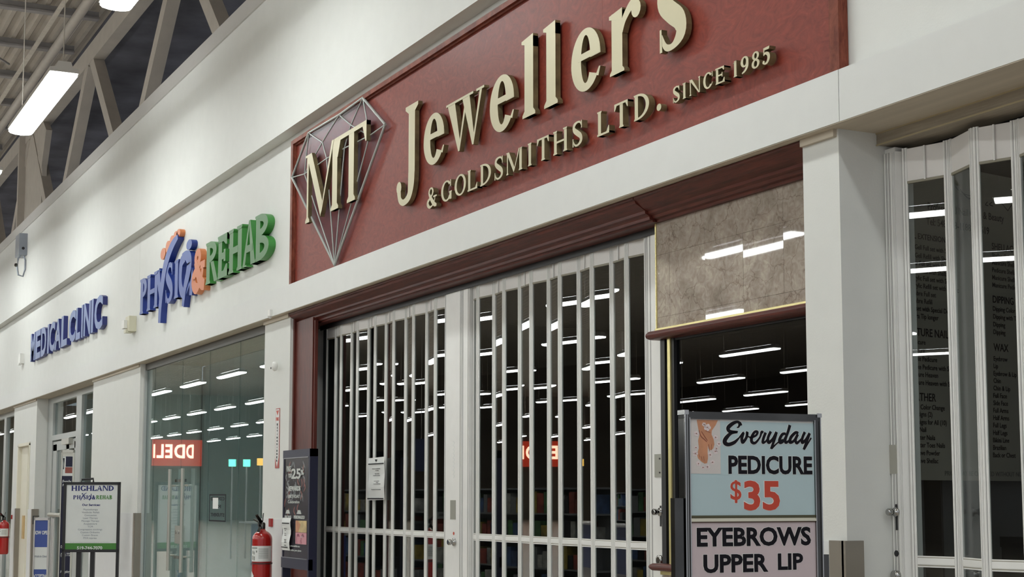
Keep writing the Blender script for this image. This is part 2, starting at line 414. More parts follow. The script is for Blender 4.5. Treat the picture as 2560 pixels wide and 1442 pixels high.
        g += [[(W * .02, 1), (W * .02 + T * 1.05, 1), (W * .37, .16), (W * .32, 0)], [(W * .32, 0), (W * .355, 0), (W * .57, 1), (W * .57 - t * .9, 1)],
              [(W * .42, 1), (W * .42 + T * 1.0, 1), (W * .74, .16), (W * .69, 0)], [(W * .69, 0), (W * .725, 0), (W * .95, 1), (W * .95 - t * 1.0, 1)]]
        g += rc(-.01, .955, W * .40, 1) + rc(W * .38, .955, W * .72, 1) + rc(W * .80, .955, W * 1.0, 1)
    elif ch == 'r':
        a = o * 1.2; g += rc(a, 0, a + T, .97) + serif(a, a + T, 0, 1, t, o)
        g += [[(a - o * 1.3, .90), (a + T, .80), (a + T, 1.0), (a - o * 1.3, .955)]]
        g += stroke([(a + T * .9, .62, t), (a + T * 1.2, .80, t * 1.3), (W * .72, .955, T * .5), (W * .86, .90, T * .62)], 6) + blob(W - T * .40, .86, T * .42)
    elif ch == '&':
        g += arcband(W * .42, .78, W * .25, .235, T * .7, t, 0, 180, 14) + arcband(W * .42, .78, W * .25, .235, T * .7, t, 180, 360, 14)
        g += stroke([(W * .62, .66, t), (W * .40, .50, t * 1.2), (W * .15, .36, T * .8), (W * .12, .20, T), (W * .30, .035, t * 1.6), (W * .56, .08, t), (W * .76, .28, t), (W * .82, .47, t)], 6)
        g += stroke([(W * .24, .72, T * .6), (W * .45, .42, T), (W * .74, .12, T), (W * .98, .03, t * 1.4)], 6) + rc(W * .66, .46, W * 1.0, .46 + t)
    elif ch == 'P':
        a = o; g += rc(a, 0, a + T, 1) + serif(a, a + T, 0, 1, t, o) + serif(a, a + T, 1, -1, t, o) + arcband(a + T * .9, .73, W - a - T * .9, .27, T, t, -90, 90)
    elif ch == 'R':
        a = o; g += rc(a, 0, a + T, 1) + serif(a, a + T, 0, 1, t, o) + serif(a, a + T, 1, -1, t, o) + arcband(a + T * .9, .75, W * .9 - a - T * .9, .25, T, t, -90, 90)
        g += [[(W * .42, .5), (W * .42 + T * .9, .5), (W + o * .2, .03), (W + o * .2, 0), (W - T * .9, 0)]]
    elif ch == 'B':
        a = o; g += rc(a, 0, a + T, 1) + serif(a, a + T, 0, 1, t, o) + serif(a, a + T, 1, -1, t, o)
        g += arcband(a + T * .9, .76, W * .92 - a - T * .9, .24, T, t, -90, 90) + arcband(a + T * .9, .265, W - a - T * .9, .265, T, t, -90, 90)
    elif ch == 'A':
        g += [[(W * .46, 1), (W * .56, 1), (W * .98, 0), (W * .98 - T * 1.15, 0)], [(W * .46, 1), (W * .5, .9), (W * .17, 0), (W * .17 - t * 1.2, 0)]] + rc(W * .24, .30, W * .75, .30 + t)
        g += rc(0, 0, W * .30, .035) + rc(W * .66, 0, W, .035)
    elif ch == 'Y':
        a = W / 2 - T / 2; g += rc(a, 0, a + T, .5) + serif(a, a + T, 0, 1, t, o)
        g += [[(W * .03, 1), (W * .03 + T * 1.1, 1), (a + T, .45), (a, .45)], [(W * .97, 1), (W * .97 - t * 1.2, 1), (a + T * .4, .48), (a + T, .45)]] + rc(0, .965, W * .42, 1) + rc(W * .68, .965, W, 1)
    elif ch == '.': g += blob(W / 2, W / 2, W / 2)
    elif ch == '1':
        a = W * .5 - T / 2; g += rc(a, 0, a + T, .98) + serif(a, a + T, 0, 1, t, o) + [[(a - o * 1.6, .80), (a, .86), (a + T, 1), (a - o * .4, .88)]]
    elif ch == '9':
        g += arcband(W / 2, .68, W / 2, .33, T, t, 0, 180) + arcband(W / 2, .68, W / 2, .33, T, t, 180, 360)
        g += stroke([(W - T / 2, .66, T), (W * .84, .36, T * .9), (W * .55, .12, T * .6), (W * .16, .02, t * .8)], 6)
    elif ch == '8':
        g += arcband(W / 2, .75, W * .43, .26, T * .85, t, 0, 180) + arcband(W / 2, .75, W * .43, .26, T * .85, t, 180, 360)
        g += arcband(W / 2, .27, W * .5, .28, T * .95, t, 0, 180) + arcband(W / 2, .27, W * .5, .28, T * .95, t, 180, 360)
    elif ch == '5':
        g += [[(W * .2, .98), (W * .95, 1.0), (W * .88, .83), (W * .22, .83)]] + rc(W * .16, .52, W * .16 + t, .97)
        g += stroke([(W * .17, .56, t), (W * .45, .64, T * .6), (W * .78, .52, T * .95), (W * .84, .30, T), (W * .65, .08, T * .7), (W * .35, .02, t), (W * .14, .10, t)], 6) + blob(W * .18, .13, T * .42)
    elif ch == '-': g += rc(0, .4, W, .4 + T * .7)
    return g
def put_glyph(mb, ch, a0, a1, b0, b1, T, t, c0, c1, face=0, side=1):
    H = b1 - b0
    st = (c1 - c0) * .012
    for p in glyph(ch, (a1 - a0) / H, T / H, t / H):
        c1 += st
        if isinstance(p, tuple): put_strip(mb, [(a0 + x * H, b0 + y * H) for x, y in p[1]], [(a0 + x * H, b0 + y * H) for x, y in p[2]], c0, c1, face, side)
        else: mb.prism([(a0 + x * H, b0 + y * H) for x, y in p], c0, c1, face, side)
    return mb
def put_strip(mb, L, R, c0, c1, face=0, side=0):
    n = len(L)
    fr = [(x, y, c1) for x, y in L] + [(x, y, c1) for x, y in R]
    bk = [(x, y, c0) for x, y in L] + [(x, y, c0) for x, y in R]
    mb.add(fr, [(i, i + 1, n + i + 1, n + i) for i in range(n - 1)], face)
    mb.add(bk, [(i, n + i, n + i + 1, i + 1) for i in range(n - 1)], side)
    vs = fr + bk; m = 2 * n
    fs = [(i, m + i, m + i + 1, i + 1) for i in range(n - 1)] + [(n + i, n + i + 1, m + n + i + 1, m + n + i) for i in range(n - 1)]
    fs += [(0, n, m + n, m), (n - 1, m + n - 1, m + 2 * n - 1, 2 * n - 1)]
    mb.add(vs, fs, side)
def brush(mb, pts, c0, c1, face=0, side=0, k=6, smooth=True):
    mb.nb = getattr(mb, 'nb', 0) + 1; c1 += (c1 - c0) * .015 * mb.nb
    for _, L, R in stroke(pts, k, smooth): put_strip(mb, L, R, c0, c1, face, side)
    return mb

# ================================================================== THE SETTING
XL, XR = -60.0, 4.0
XE = -110.0
struct('floor', bx(-58, 6, -52, 8, -.2, 0), FLOORM)
struct('floor_far', bx(XE, -58, -52, 8, -.2, 0), FLOORM)
# corrugated roof deck (flutes run along the mall)
mb = MB(); y = -52.0; vs = []; 
prof = []
while y < 1.15:
    prof += [(y, 9.00), (y + .06, 9.00), (y + .10, 9.055), (y + .16, 9.055)]; y += .20
n = len(prof)
for nm_, xa, xb in (('ceiling', -58, 6), ('ceiling_far', XE, -58)):
    vs = [(xa, a, b) for a, b in prof] + [(xb, a, b) for a, b in prof]
    mb = MB(); mb.add(vs, [(i, i + 1, n + i + 1, n + i) for i in range(n - 1)]); struct(nm_, mb, DECK)
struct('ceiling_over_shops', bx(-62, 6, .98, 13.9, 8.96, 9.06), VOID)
struct('wall_far_end', bx(XE - .3, XE, -52, 14, 0, 9.05), FARWALL)
struct('wall_opposite', bx(XE, 6, -52.3, -52, 0, 9.05), FARWALL)
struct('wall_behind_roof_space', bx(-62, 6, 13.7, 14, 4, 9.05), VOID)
struct('wall_upper', bx(XL, XR, -.05, .25, 4.475, 5.72), WALL)
struct('trim_1', bx(XL, XR, -.066, .27, 5.70, 5.852), CAP)                    # parapet flashing
mb = MB(); mb.box(XL, -16.905, .06, .22, 3.20, 4.475); mb.box(-16.9, XR, .06, .22, 3.20, 4.475)
struct('wall_middle', mb, WALL)
mb = MB(); mb.box(XL, -4.684, 0, .06, 3.052, 3.258)
struct('trim_2', mb, BAND)                                                    # long white fascia band
struct('trim_3', bx(-4.681, XR, 0.001, .06, 3.052, 3.258), BAND)
struct('trim_4', bx(XL, XR, .004, .75, 3.048, 3.06), SOFFIT)                    # soffit board under the band
mb = MB()
struct('wall_pier_right', bx(-4.995, -4.765, .06, .42, 0, 3.05), WALL)
struct('wall_pier_middle', bx(-12.255, -11.592, .06, .74, 0, 3.05), WALL)
struct('wall_pier_left', bx(-19.28, -16.75, .06, .74, 0, 3.05), WALL)
mb = MB(); mb.box(-25.5, -24.91, .06, .4, 0, 3.05); mb.box(-24.91, -23.89, .06, .4, 2.39, 3.05); mb.box(-23.89, -23.37, .06, .4, 0, 3.05)
struct('wall_pier_far_left', mb, WALL)
for k, (a, b) in enumerate([(-4.99, -4.775), (-12.25, -11.60), (-19.27, -16.76), (-25.49, -23.38)]):
    struct('trim_%d' % (5 + k), bx(a, b, .042, .062, 3.018, 3.05), SOFFIT)
# wainscot panels on the piers and steel corner guards
for k, (a, b) in enumerate([(-4.99, -4.80), (-12.25, -11.6), (-19.25, -16.84), (-25.44, -24.92), (-23.86, -23.46)]):
    struct('trim_%d' % (9 + k), bx(a, b, .050, .062, .10, 1.432), WAINS)
GU = [('right pier beside the pedicure sign stand', -4.758), ('wide pier left of the glass shopfront', -16.742), ('narrow pier left of the clinic entrance', -23.362), ('edge of the cream doorway beside the far extinguisher', -24.903)]
for k, (w, x) in enumerate(GU):
    g = MB()
    g.box(x - .088, x, .036, .050, .10, 1.436); g.box(x - .012, x + .012, .036, .125, .10, 1.436)
    tag(g.build('corner_guard', GUARD), 'brown metal corner guard on the ' + w, 'corner guard', 'corner guards on the piers')
# rooms behind the shopfronts
def room(nm, x0, x1, y0, y1, m, mf=None, h=3.04):
    mb = MB()
    mb.box(x0, x1, y1, y1 + .1, 0, h); mb.box(x0 - .1, x0, y0, y1, 0, h); mb.box(x1, x1 + .1, y0, y1, 0, h); mb.box(x0, x1, y0, y1, h, h + .05)
    struct('wall_' + nm, mb, m)
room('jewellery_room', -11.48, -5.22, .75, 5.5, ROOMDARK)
struct('wall_jewellery_left', bx(-11.5, -11.48, .34, .75, 0, 3.04), ROOMDARK)
room('glass_shop', -16.65, -12.36, .75, 5.5, ROOMGREY)
def fill_panel(x, y, z, lab, s_=2.5):  # added panel lamps, out of sight, to brighten the rooms behind the glass
    t = empty('added_panel_lamp', (x, y, z), lab, 'ceiling lamp')
    MB().box(x - .62, x + .62, y - .32, y + .32, z, z + .03).build('tray', WHITEP, t)
    MB().box(x - .58, x + .58, y - .28, y + .28, z - .008, z - .001).build('diffuser', emis('fill_glow_%d' % int(s_ * 10), (.95, 1, .97), s_), t)
fill_panel(-14.5, 3.2, 3.0, 'added unseen panel lamp brightening the glass shopfront room', 26.0)
fill_panel(-21.3, 2.4, 3.0, 'added unseen panel lamp brightening the clinic entrance', 5.0)
room('clinic', -23.25, -19.4, .75, 4.5, ROOMGREY)
room('far_left_shop', -34, -25.62, .75, 4.5, ROOMGREY)
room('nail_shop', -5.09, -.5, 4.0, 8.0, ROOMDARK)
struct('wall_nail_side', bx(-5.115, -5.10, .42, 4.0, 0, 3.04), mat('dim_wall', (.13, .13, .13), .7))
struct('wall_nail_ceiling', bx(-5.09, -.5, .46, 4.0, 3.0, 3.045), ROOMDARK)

# mahogany surround: cornice, casing
PG = [(.045, 3.046), (.045, 3.034), (.055, 3.030), (.060, 3.016), (.092, 2.998), (.112, 2.985), (.114, 2.972), (.128, 2.966), (.138, 2.958), (.140, 2.945), (.155, 2.943), (.158, 2.934), (.34, 2.934), (.34, 3.046)]
struct('trim_14', MB().ring([p for p in PG], -11.60, -6.315), TRIMWOOD)
PM = [(.047, 3.046), (.047, 3.034), (.058, 3.028), (.095, 2.998), (.128, 2.982), (.132, 2.970), (.150, 2.962), (.158, 2.950), (.175, 2.946), (.180, 2.934), (.34, 2.934), (.34, 3.046)]
struct('trim_15', MB().ring(PM, -6.312, -4.998), TRIMWOOD)
mb = MB(); mb.box(-11.565, -11.16, .098, .13, 0, 2.975); mb.box(-11.592, -11.562, .084, .13, 0, 3.0); mb.box(-11.165, -11.13, .106, .13, 0, 2.95)
struct('trim_16', mb, CASEWOOD)
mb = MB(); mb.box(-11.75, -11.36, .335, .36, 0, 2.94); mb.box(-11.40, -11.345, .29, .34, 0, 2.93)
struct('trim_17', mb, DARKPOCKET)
mb = MB(); mb.box(-11.40, -6.30, .24, .252, 2.90, 2.934); mb.box(-11.40, -6.30, .30, .31, 2.90, 2.934)
struct('trim_18', mb, BLACK)                                                  # gate track
# marble-faced wall, tile by tile, slightly out of plane with one another
xs = [-6.352, -6.235, -5.93, -5.625, -5.325, -4.998]; zs = [2.418, 2.47, 2.775, 2.94]
mb = MB()
for i in range(5):
    for j in range(3):
        a, b = xs[i] + .0006, xs[i + 1] - .0006; c, d = zs[j] + .0005, zs[j + 1] - .0005
        random.seed(i * 3 + j + 5); t1 = random.uniform(-.0006, .0006); t2 = random.uniform(-.0004, .0004)
        y = .2
        vs = [(a, y + t1 + t2, c), (b, y - t1 + t2, c), (b, y - t1 - t2, d), (a, y + t1 - t2, d), (a, y + .02, c), (b, y + .02, c), (b, y + .02, d), (a, y + .02, d)]
        mb.add(vs, [(0, 1, 2, 3), (7, 6, 5, 4), (0, 4, 5, 1), (1, 5, 6, 2), (2, 6, 7, 3), (3, 7, 4, 0)])
mb.box(-6.352, -4.998, .215, .33, 2.418, 2.94)
struct('wall_marble', mb, MARBLE)
mb = MB(); mb.box(-6.357, -6.350, .194, .21, 2.41, 2.935); mb.box(-6.357, -4.998, .188, .23, 2.402, 2.416)
struct('trim_19', mb, BRASS)
def bull(x0, x1, yc, zc, r, m, nm):
    mb = MB(); prof = []
    for i in range(9):
        t = PI / 2 + PI * i / 8; prof.append((yc + r * 1.2 * math.cos(t), zc + r * math.sin(t)))
    prof += [(.33, zc - r), (.33, zc + r)]
    mb.ring(prof, x0 + .02, x1)
    vs = []
    mb.ring([(yc + (a - yc) * .8 + .002 if a < .3 else a, zc + (b - zc) * .75) for a, b in prof], x0, x0 + .021)
    struct(nm, mb, m)
bull(-6.378, -4.998, .165, 2.381, .021, TRIMWOOD, 'trim_20')
bull(-6.372, -4.998, .165, 1.272, .017, TRIMWOOD, 'trim_21')
struct('trim_22', bx(-6.33, -4.998, .19, .30, 1.236, 1.256), BRASS)
struct('wall_display_base', bx(-6.32, -4.998, .20, .60, 0, 1.236), MARBLE)
# display window of the jewellery shop
mb = MB(); mb.box(-6.325, -6.289, .20, .30, 1.287, 2.36); mb.box(-6.238, -6.214, .205, .30, 1.287, 2.36); mb.box(-6.30, -4.998, .21, .30, 2.35, 2.362)
w = struct('window_1', mb, BLACK)
bx(-6.262, -6.2385, .198, .24, 1.287, 2.36).build('window_trim', BRASS, w)
bx(-6.2135, -4.998, .222, .228, 1.287, 2.352).build('window_pane', DARKGLASS, w)
struct('wall_display_box', MB().box(-6.34, -4.998, .74, .75, 1.24, 2.42).box(-6.345, -6.335, .34, .75, 0, 2.9), ROOMDARK)

# glass shopfront with frameless doors
mb = MB(); mb.box(-16.75, -12.255, .115, .145, 2.975, 3.05); mb.box(-16.75, -12.255, .145, .22, 3.02, 3.05)
struct('window_2', mb, mat('shopfront_head', (.09, .085, .075), .5))
w = struct('window_3', bx(-16.75, -16.70, .10, .16, 0, 2.975), FRAMEGREY)
for a, b in ((-14.18, -13.19), (-13.19, -12.255)): bx(a + .003, b - .003, .126, .136, 0.02, 2.975).build('window_pane', SHOPGLASS, w)
bx(-16.70, -16.353, .126, .136, 0.02, 2.975).build('window_pane', SHOPGLASS, w)
def glass_door(nm, a, b, hx):
    d = struct(nm, MB().box(a + .004, b - .004, .122, .140, 0.01, .085), NICKEL)
    bx(a + .004, b - .004, .126, .136, .085, 2.97).build('door_pane', SHOPGLASS, d)
    h = MB().tube([(hx, .075, .88), (hx, .075, 1.885)], .019, 10).tube([(hx, .075, 1.72), (hx, .13, 1.72)], .01, 8).tube([(hx, .075, 1.03), (hx, .13, 1.03)], .01, 8)
    h.build('door_handle', NICKEL, d)
    m = -15.19; s = -1 if hx < m else 1
    l = bx(m, m + s * .105, .108, .154, 1.15, 1.325).build('door_lock', NICKEL, d)
    MB().lathe((m + s * .05, .102, 1.262), [(.018, 0), (.018, .008)], 14, 'y').build('lock_cylinder', CHROME, l)
    p = MB()
    for z in (1.00, 1.755): p.box(m, m + s * .17, .116, .146, z, z + .028)
    p.build('patch_fitting', CHROME, d)
glass_door('door_1', -16.350, -15.195, -15.40)
glass_door('door_2', -15.190, -14.18, -14.90)

dc = empty('window_decal', (-13.8, .125, 1.4), 'outlined window sticker on the glass shopfront, its words facing inward', 'sticker')
DC = Frame((-13.55, .1245, 0), (-1, 0, 0)); DC.n = Vector((0, -1, 0))
mb = MB(DC)
for a0_, a1_, b0_, b1_ in ((0, .55, 1.62, 1.632), (0, .55, 1.385, 1.397), (0, .018, 1.385, 1.632), (.532, .55, 1.385, 1.632)): mb.box(a0_, a1_, b0_, b1_, 0, .0008)
for body, z in (('COVERED', 1.575), ('FOR', 1.505), ('STUDENT', 1.43)): text_into(mb, body, .05 if body != 'FOR' else .16, .50 if body != 'FOR' else .39, z, z + .032, 0, .0008, .03)
mb.build('decal_print', INK, dc)
bx(-13.98, -13.80, .1235, .1245, 1.50, 1.60).build('paper_slip', PAPER, dc)

# clinic entrance: anodised frame, sidelights, transom, door with closer
mb = MB()
mb.box(-24.0, -19.9, .22, .28, 2.96, 3.05)
for a, b in ((-23.36, -23.30), (-23.28, -22.92), (-21.16, -20.80)): mb.box(a, b, .215, .285, 0, 2.96)
mb.box(-22.92, -21.16, .215, .285, 2.42, 2.495); mb.box(-20.80, -19.29, .215, .285, 0, .12)
w = struct('window_4', mb, FRAMEGREY)
for a, b, c, d in ((-23.30, -23.28, .1, 2.96), (-22.92, -21.16, 2.495, 2.96), (-20.80, -19.29, .12, 2.96)):
    bx(a, b, .247, .253, c, d).build('window_pane', SHOPGLASS, w)
mb = MB()
for a, b, c, d in ((-22.90, -22.62, .02, 2.36), (-21.885, -21.68, .02, 2.36), (-21.3, -21.17, .02, 2.36), (-22.90, -21.17, 2.27, 2.40), (-22.62, -21.3, .02, .25)): mb.box(a, b, .228, .272, c, d)
d = struct('door_3', mb, FRAMEGREY)
bx(-22.62, -21.885, .247, .253, .25, 2.27).build('door_pane', SHOPGLASS, d)
bx(-21.68, -21.3, .247, .253, .25, 2.27).build('door_pane', SHOPGLASS, d)
bx(-21.95, -21.42, .17, .228, 2.33, 2.41).build('door_closer', NICKEL, d)
MB().tube([(-22.86, .19, 1.36), (-21.9, .19, 1.36)], .03, 10).build('push_bar', NICKEL, d)
# far-left shop window
mb = MB(); mb.box(-34, -25.5, .22, .28, 2.96, 3.05); mb.box(-27.62, -27.38, .215, .285, 0, 2.96); mb.box(-25.60, -25.5, .215, .285, 0, 2.96); mb.box(-34, -25.5, .215, .285, 0, .12)
w = struct('window_5', mb, FRAMEGREY)
for a, b in ((-33.9, -27.62), (-27.38, -25.60)): bx(a, b, .247, .253, .12, 2.96).build('window_pane', SHOPGLASS, w)
# cream door in its recess
d = struct('door_4', bx(-24.90, -24.30, .10, .14, 0, 2.385).box(-24.30, -23.90, .125, .16, 0, 2.385), CREAMDOOR)
bx(-24.58, -24.40, .085, .10, .98, 1.33).build('door_plate', TANWOOD, d)
mb = MB(); mb.box(-24.95, -24.90, .045, .12, 0, 2.41); mb.box(-23.90, -23.85, .045, .16, 0, 2.41); mb.box(-24.95, -23.85, .045, .16, 2.385, 2.43)
struct('trim_23', mb, CREAMDOOR)

# right-hand recess: timber head over the nail-shop gate
mb = MB(); mb.box(-4.765, 2, .25, .42, 3.0, 3.05); struct('trim_24', mb, mat('rough_head', (.34, .30, .24), .8, var=.15, vscale=5, stretch=(1, 20, 20), bump=.3, bscale=30))
mb = MB(); mb.box(-4.765, 2, .246, .252, 3.043, 3.05); mb.box(-4.765, 2, .246, .252, 2.997, 3.002)
struct('trim_25', mb, mat('sealant', (.45, .38, .24), .6))
struct('trim_26', bx(-4.76, 2, .42, .45, 2.9, 3.04), BLACK)
mb = MB(); mb.box(-4.7645, -4.705, .29, .38, 0, 2.985)
struct('trim_27', mb, ALU)

# ================================================================== ROOF STRUCTURE
def truss(y0, label, xn, m, zc=8.07, hw=.25):
    """truss along the facade: top chord (front bottom edge at y0, zc), V webs, vertical hangers"""
    t = empty('roof_truss', (-20, y0, 6.2), label, 'roof truss', 'long roof trusses above the parapet')
    bx(-62, 4, y0, y0 + .17, zc, zc + .29).build('top_chord', m, t)
    bx(-62, 4, y0, y0 + .2, 5.9, 6.15).build('bottom_chord', m, t)
    for (xa, xb) in xn:      # top node, bottom node
        MB().beam((xa, y0 + .085, zc + .05), (xb, y0 + .085, 6.1), .16, .20).build('web_member', m, t)
    return t
nodes = []
for k in range(-2, 7):
    xt = -22.9 - 5.35 * k; xbm = xt + 2.15; xbp = xt - 2.5
    nodes += [(xt, xbm), (xt - .25, xbp)]
truss(.60, 'front pale steel roof truss with V braces above the white parapet', nodes, STEEL)
nodes2 = []
for k in range(-2, 7):
    xt = -25.2 - 5.35 * k; nodes2 += [(xt, xt + 2.6), (xt, xt - 2.6)]
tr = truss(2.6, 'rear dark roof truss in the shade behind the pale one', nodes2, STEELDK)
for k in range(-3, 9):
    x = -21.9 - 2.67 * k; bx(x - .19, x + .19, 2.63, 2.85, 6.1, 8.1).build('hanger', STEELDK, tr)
    
c = empty('steel_column', (-27.7, .55, 0), 'wide steel column rising to the truss behind the parapet', 'column')
mb = MB(); mb.box(-28.45, -28.10, .50, .85, 0, 8.25); mb.box(-28.10, -27.1, .66, .70, 0, 8.25); mb.box(-27.1, -26.85, .50, .85, 0, 8.25)
mb = MB().box(-28.90, -27.05, .62, .70, 0, 8.2).box(-29.0, -28.88, .50, .85, 0, 8.2)
mb.build('shaft', STEEL, c)
MB().beam((-26.9, .66, 8.0), (-27.3, .66, 7.4), .1, .5).build('gusset', STEEL, c)
# joists running out over the mall
def joist(x):
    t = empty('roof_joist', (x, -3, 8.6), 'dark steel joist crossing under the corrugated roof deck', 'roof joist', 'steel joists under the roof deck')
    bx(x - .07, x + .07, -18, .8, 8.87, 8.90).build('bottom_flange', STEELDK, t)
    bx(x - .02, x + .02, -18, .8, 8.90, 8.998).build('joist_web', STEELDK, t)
    return t
J = joist(-23.4)
for k in range(-4, 9):
    if k: copy_tree(J, (-1.98 * k, 0, 0))
# pale strips, pipe and cables under the deck
mb = MB(); mb.box(-40, -16, .12, .185, 8.84, 8.868)
tag(mb.build('cable_tray', DECKSTRIP), 'pale narrow tray fixed under the roof deck left of the truss', 'cable tray')
tag(MB().tube([(-60, .40, 8.74), (-10, .40, 8.74)], .075, 12).build('roof_pipe', STEEL), 'pale pipe running beside the truss chord under the roof', 'pipe')
tag(MB().tube([(-20.2, -1.7, 8.5), (-22.4, -1.2, 8.46), (-24.3, -.8, 8.5), (-25.5, -.2, 8.6)], .018, 6).build('hanging_cable', STEELDK), 'thin dark cable sagging below the roof deck', 'cable')

# ================================================================== LAMPS
def lamp(x, y, z):
    """eight-foot strip luminaire hung on cables; y is its middle"""
    t = empty('fluorescent_lamp', (x, y, z), None, 'ceiling lamp', 'eight-foot lamps hung in rows over the mall')
    L = 1.22
    prof = [(y - .125, z + .012), (y - .125, z + .05), (y - .075, z + .06), (y - .055, z + .11), (y + .055, z + .11), (y + .075, z + .06), (y + .125, z + .05), (y + .125, z + .012)]
    MB().ring(prof, x - L, x + L).build('housing', FIXT, t)
    pr = [(y - .118, z + .013), (y - .117, z - .014), (y - .10, z - .028), (y - .05, z - .038), (y, z - .041), (y + .05, z - .038), (y + .10, z - .028), (y + .117, z - .014), (y + .118, z + .013)]
    for a, b in ((x - L + .02, x - .008), (x + .008, x + L - .02)):
        MB().ring(pr, a, b).build('lens', LENS, t)
    MB().box(x - 1.0, x + 1.0, y - .05, y - .02, z + .111, z + .113).box(x - 1.0, x + 1.0, y + .02, y + .05, z + .111, z + .113).build('added_uplight_strip', UPFILL, t)
    for s in (-1, 1):
        MB().tube([(x + s * 1.15, y, z + .1), (x + s * 1.15, y, 9.02)], .006, 5).build('suspension_cable', STEEL, t)
    return t
LP = 4.53
L0 = lamp(-14.93, -1.365, 5.34)
L0['label'] = 'fully visible lit strip lamp hanging below the roof at left'
row_y = [-1.365, -5.3, -9.2, -13.9, -18.9, -23.6, -28.6, -33.8]
for r, yy in enumerate(row_y):
    for k in range(-4 if r < 3 else -2, (11, 20, 20, 20, 20, 20, 16, 12)[r]):
        if r == 0 and k == 0: continue
        lab = 'lit strip lamp in the rows over the mall, mirrored in the shop glass'
        if r == 0:
            lab = {-1: 'lit strip lamp cut by the top edge above the white wall', 1: 'strip lamp end peeking in at the left edge beside the truss'}.get(k, 'lit strip lamp of the row nearest the shops, beyond the frame')
        dx = {0: 0, 1: 1.6, 2: .7, 3: 1.6, 4: .3}.get(r, 1.1)
        c = copy_tree(L0, (-LP * k + dx if r else -LP * k, yy + 1.365, 0), label=lab)

# ================================================================== SIGNS ON THE WALL
FF = Frame((0, 0, 0))                      # facade frame: a = X, b = Z, c = -Y
sg = empty('shop_sign', (-8.1, .05, 3.26), 'red wooden shop sign with raised gold serif lettering and clear diamond emblem', 'sign')
MB(FF).box(-11.47, -6.60, 3.262, 4.385, -.058, -.045).box(-6.599, -4.70, 3.262, 4.385, -.058, -.045).build('board', SIGNRED, sg)
mb = MB(FF)
mb.box(-11.505, -11.455, 3.258, 4.405, -.058, -.015); mb.box(-4.745, -4.690, 3.258, 4.405, -.058, -.012)
mb.box(-11.455, -4.745, 4.372, 4.405, -.058, -.012); mb.box(-11.455, -4.745, 4.360, 4.372, -.058, -.03)
mb.box(-11.455, -11.44, 3.258, 4.36, -.058, -.03); mb.box(-4.765, -4.745, 3.258, 4.36, -.058, -.025)
mb.build('frame', wood('frame_wood', (.10, .022, .014), (.26, .075, .045), 7, (1.5, 6, 1.5), rough=.5, distort=.5, coat=0, spec=.2), sg)
d = [(-11.47, 4.11), (-11.08, 4.383), (-10.40, 4.372), (-9.92, 4.385), (-9.49, 4.10), (-10.46, 3.275)]
mb = MB(FF); mb.prism(d[::-1], -.028, -.018)
dia = mb.build('diamond_emblem', ACRYL, sg)
I = [(-11.165, 4.08), (-10.76, 4.245), (-10.15, 4.242), (-9.78, 4.085), (-10.66, 4.10), (-10.28, 4.10)]
ed = [(d[k], d[(k + 1) % 6]) for k in range(6)] + [(d[0], I[0]), (d[1], I[0]), (d[1], I[1]), (d[2], I[1]), (d[2], I[2]), (d[3], I[2]), (d[3], I[3]), (d[4], I[3]), (I[0], I[1]), (I[2], I[3]),
      (I[0], d[5]), (I[3], d[5]), (I[0], I[4]), (I[4], I[5]), (I[5], I[3]), (I[4], d[5]), (I[5], d[5]), (I[1], I[4]), (I[2], I[5])]
for i, (p, q) in enumerate(ed):
    MB().tube([(p[0], .016, p[1]), (q[0], .016, q[1])], .010 if i < 6 else .0055, 6).build('facet_edge', ACEDGE, dia)
GT, gt = .104, .032
rows = [('M', -11.05, -10.32, 3.670, 4.192), ('T', -10.36, -9.765, 3.672, 4.192), ('J', -9.275, -8.905, 3.490, 4.122), ('e', -8.795, -8.475, 3.664, 3.982), ('w', -8.440, -7.900, 3.664, 3.984),
        ('e', -7.828, -7.515, 3.664, 3.984), ('l', -7.425, -7.245, 3.670, 4.122), ('l', -7.175, -6.978, 3.668, 4.122), ('e', -6.850, -6.545, 3.664, 3.984), ('r', -6.455, -6.155, 3.668, 3.988), ('s', -6.000, -5.765, 3.664, 3.988)]
for ch, a, b, c, dd in rows:
    mb = MB(FF); f = -.002 if ch not in 'MT' else .012
    put_glyph(mb, ch, a, b, c, dd, GT, gt, f - .030, f); mb.build('letter', [GOLDFACE, GOLDSIDE], sg)
row2 = [('&', -8.741, -8.583), ('G', -8.518, -8.36), ('O', -8.317, -8.155), ('L', -8.13, -7.995), ('D', -7.955, -7.81), ('S', -7.77, -7.65), ('M', -7.612, -7.413), ('I', -7.369, -7.28), ('T', -7.236, -7.10),
        ('H', -7.05, -6.895), ('S', -6.845, -6.73), ('L', -6.581, -6.462), ('T', -6.41, -6.28), ('D', -6.225, -6.085)]
for ch, a, b in row2:
    mb = MB(FF); put_glyph(mb, ch, a, b, 3.393, 3.518, .030, .0105, -.034, -.002); mb.build('letter', [GOLDFACE, GOLDSIDE], sg)
mb = MB(FF); mb.prism([(-6.0 + .02 * math.cos(i * PI / 8), 3.412 + .017 * math.sin(i * PI / 8)) for i in range(16)], -.034, -.002, 0, 1); mb.build('full_stop', [GOLDFACE, GOLDSIDE], sg)
for ch, a, b in [('S', -5.879, -5.818), ('I', -5.804, -5.760), ('N', -5.739, -5.649), ('C', -5.628, -5.551), ('E', -5.530, -5.456), ('1', -5.399, -5.358), ('9', -5.338, -5.280), ('8', -5.257, -5.200), ('5', -5.181, -5.127)]:
    mb = MB(FF); put_glyph(mb, ch, a, b, 3.402, 3.474, .018, .007, -.034, -.002); mb.build('letter', [GOLDFACE, GOLDSIDE], sg)

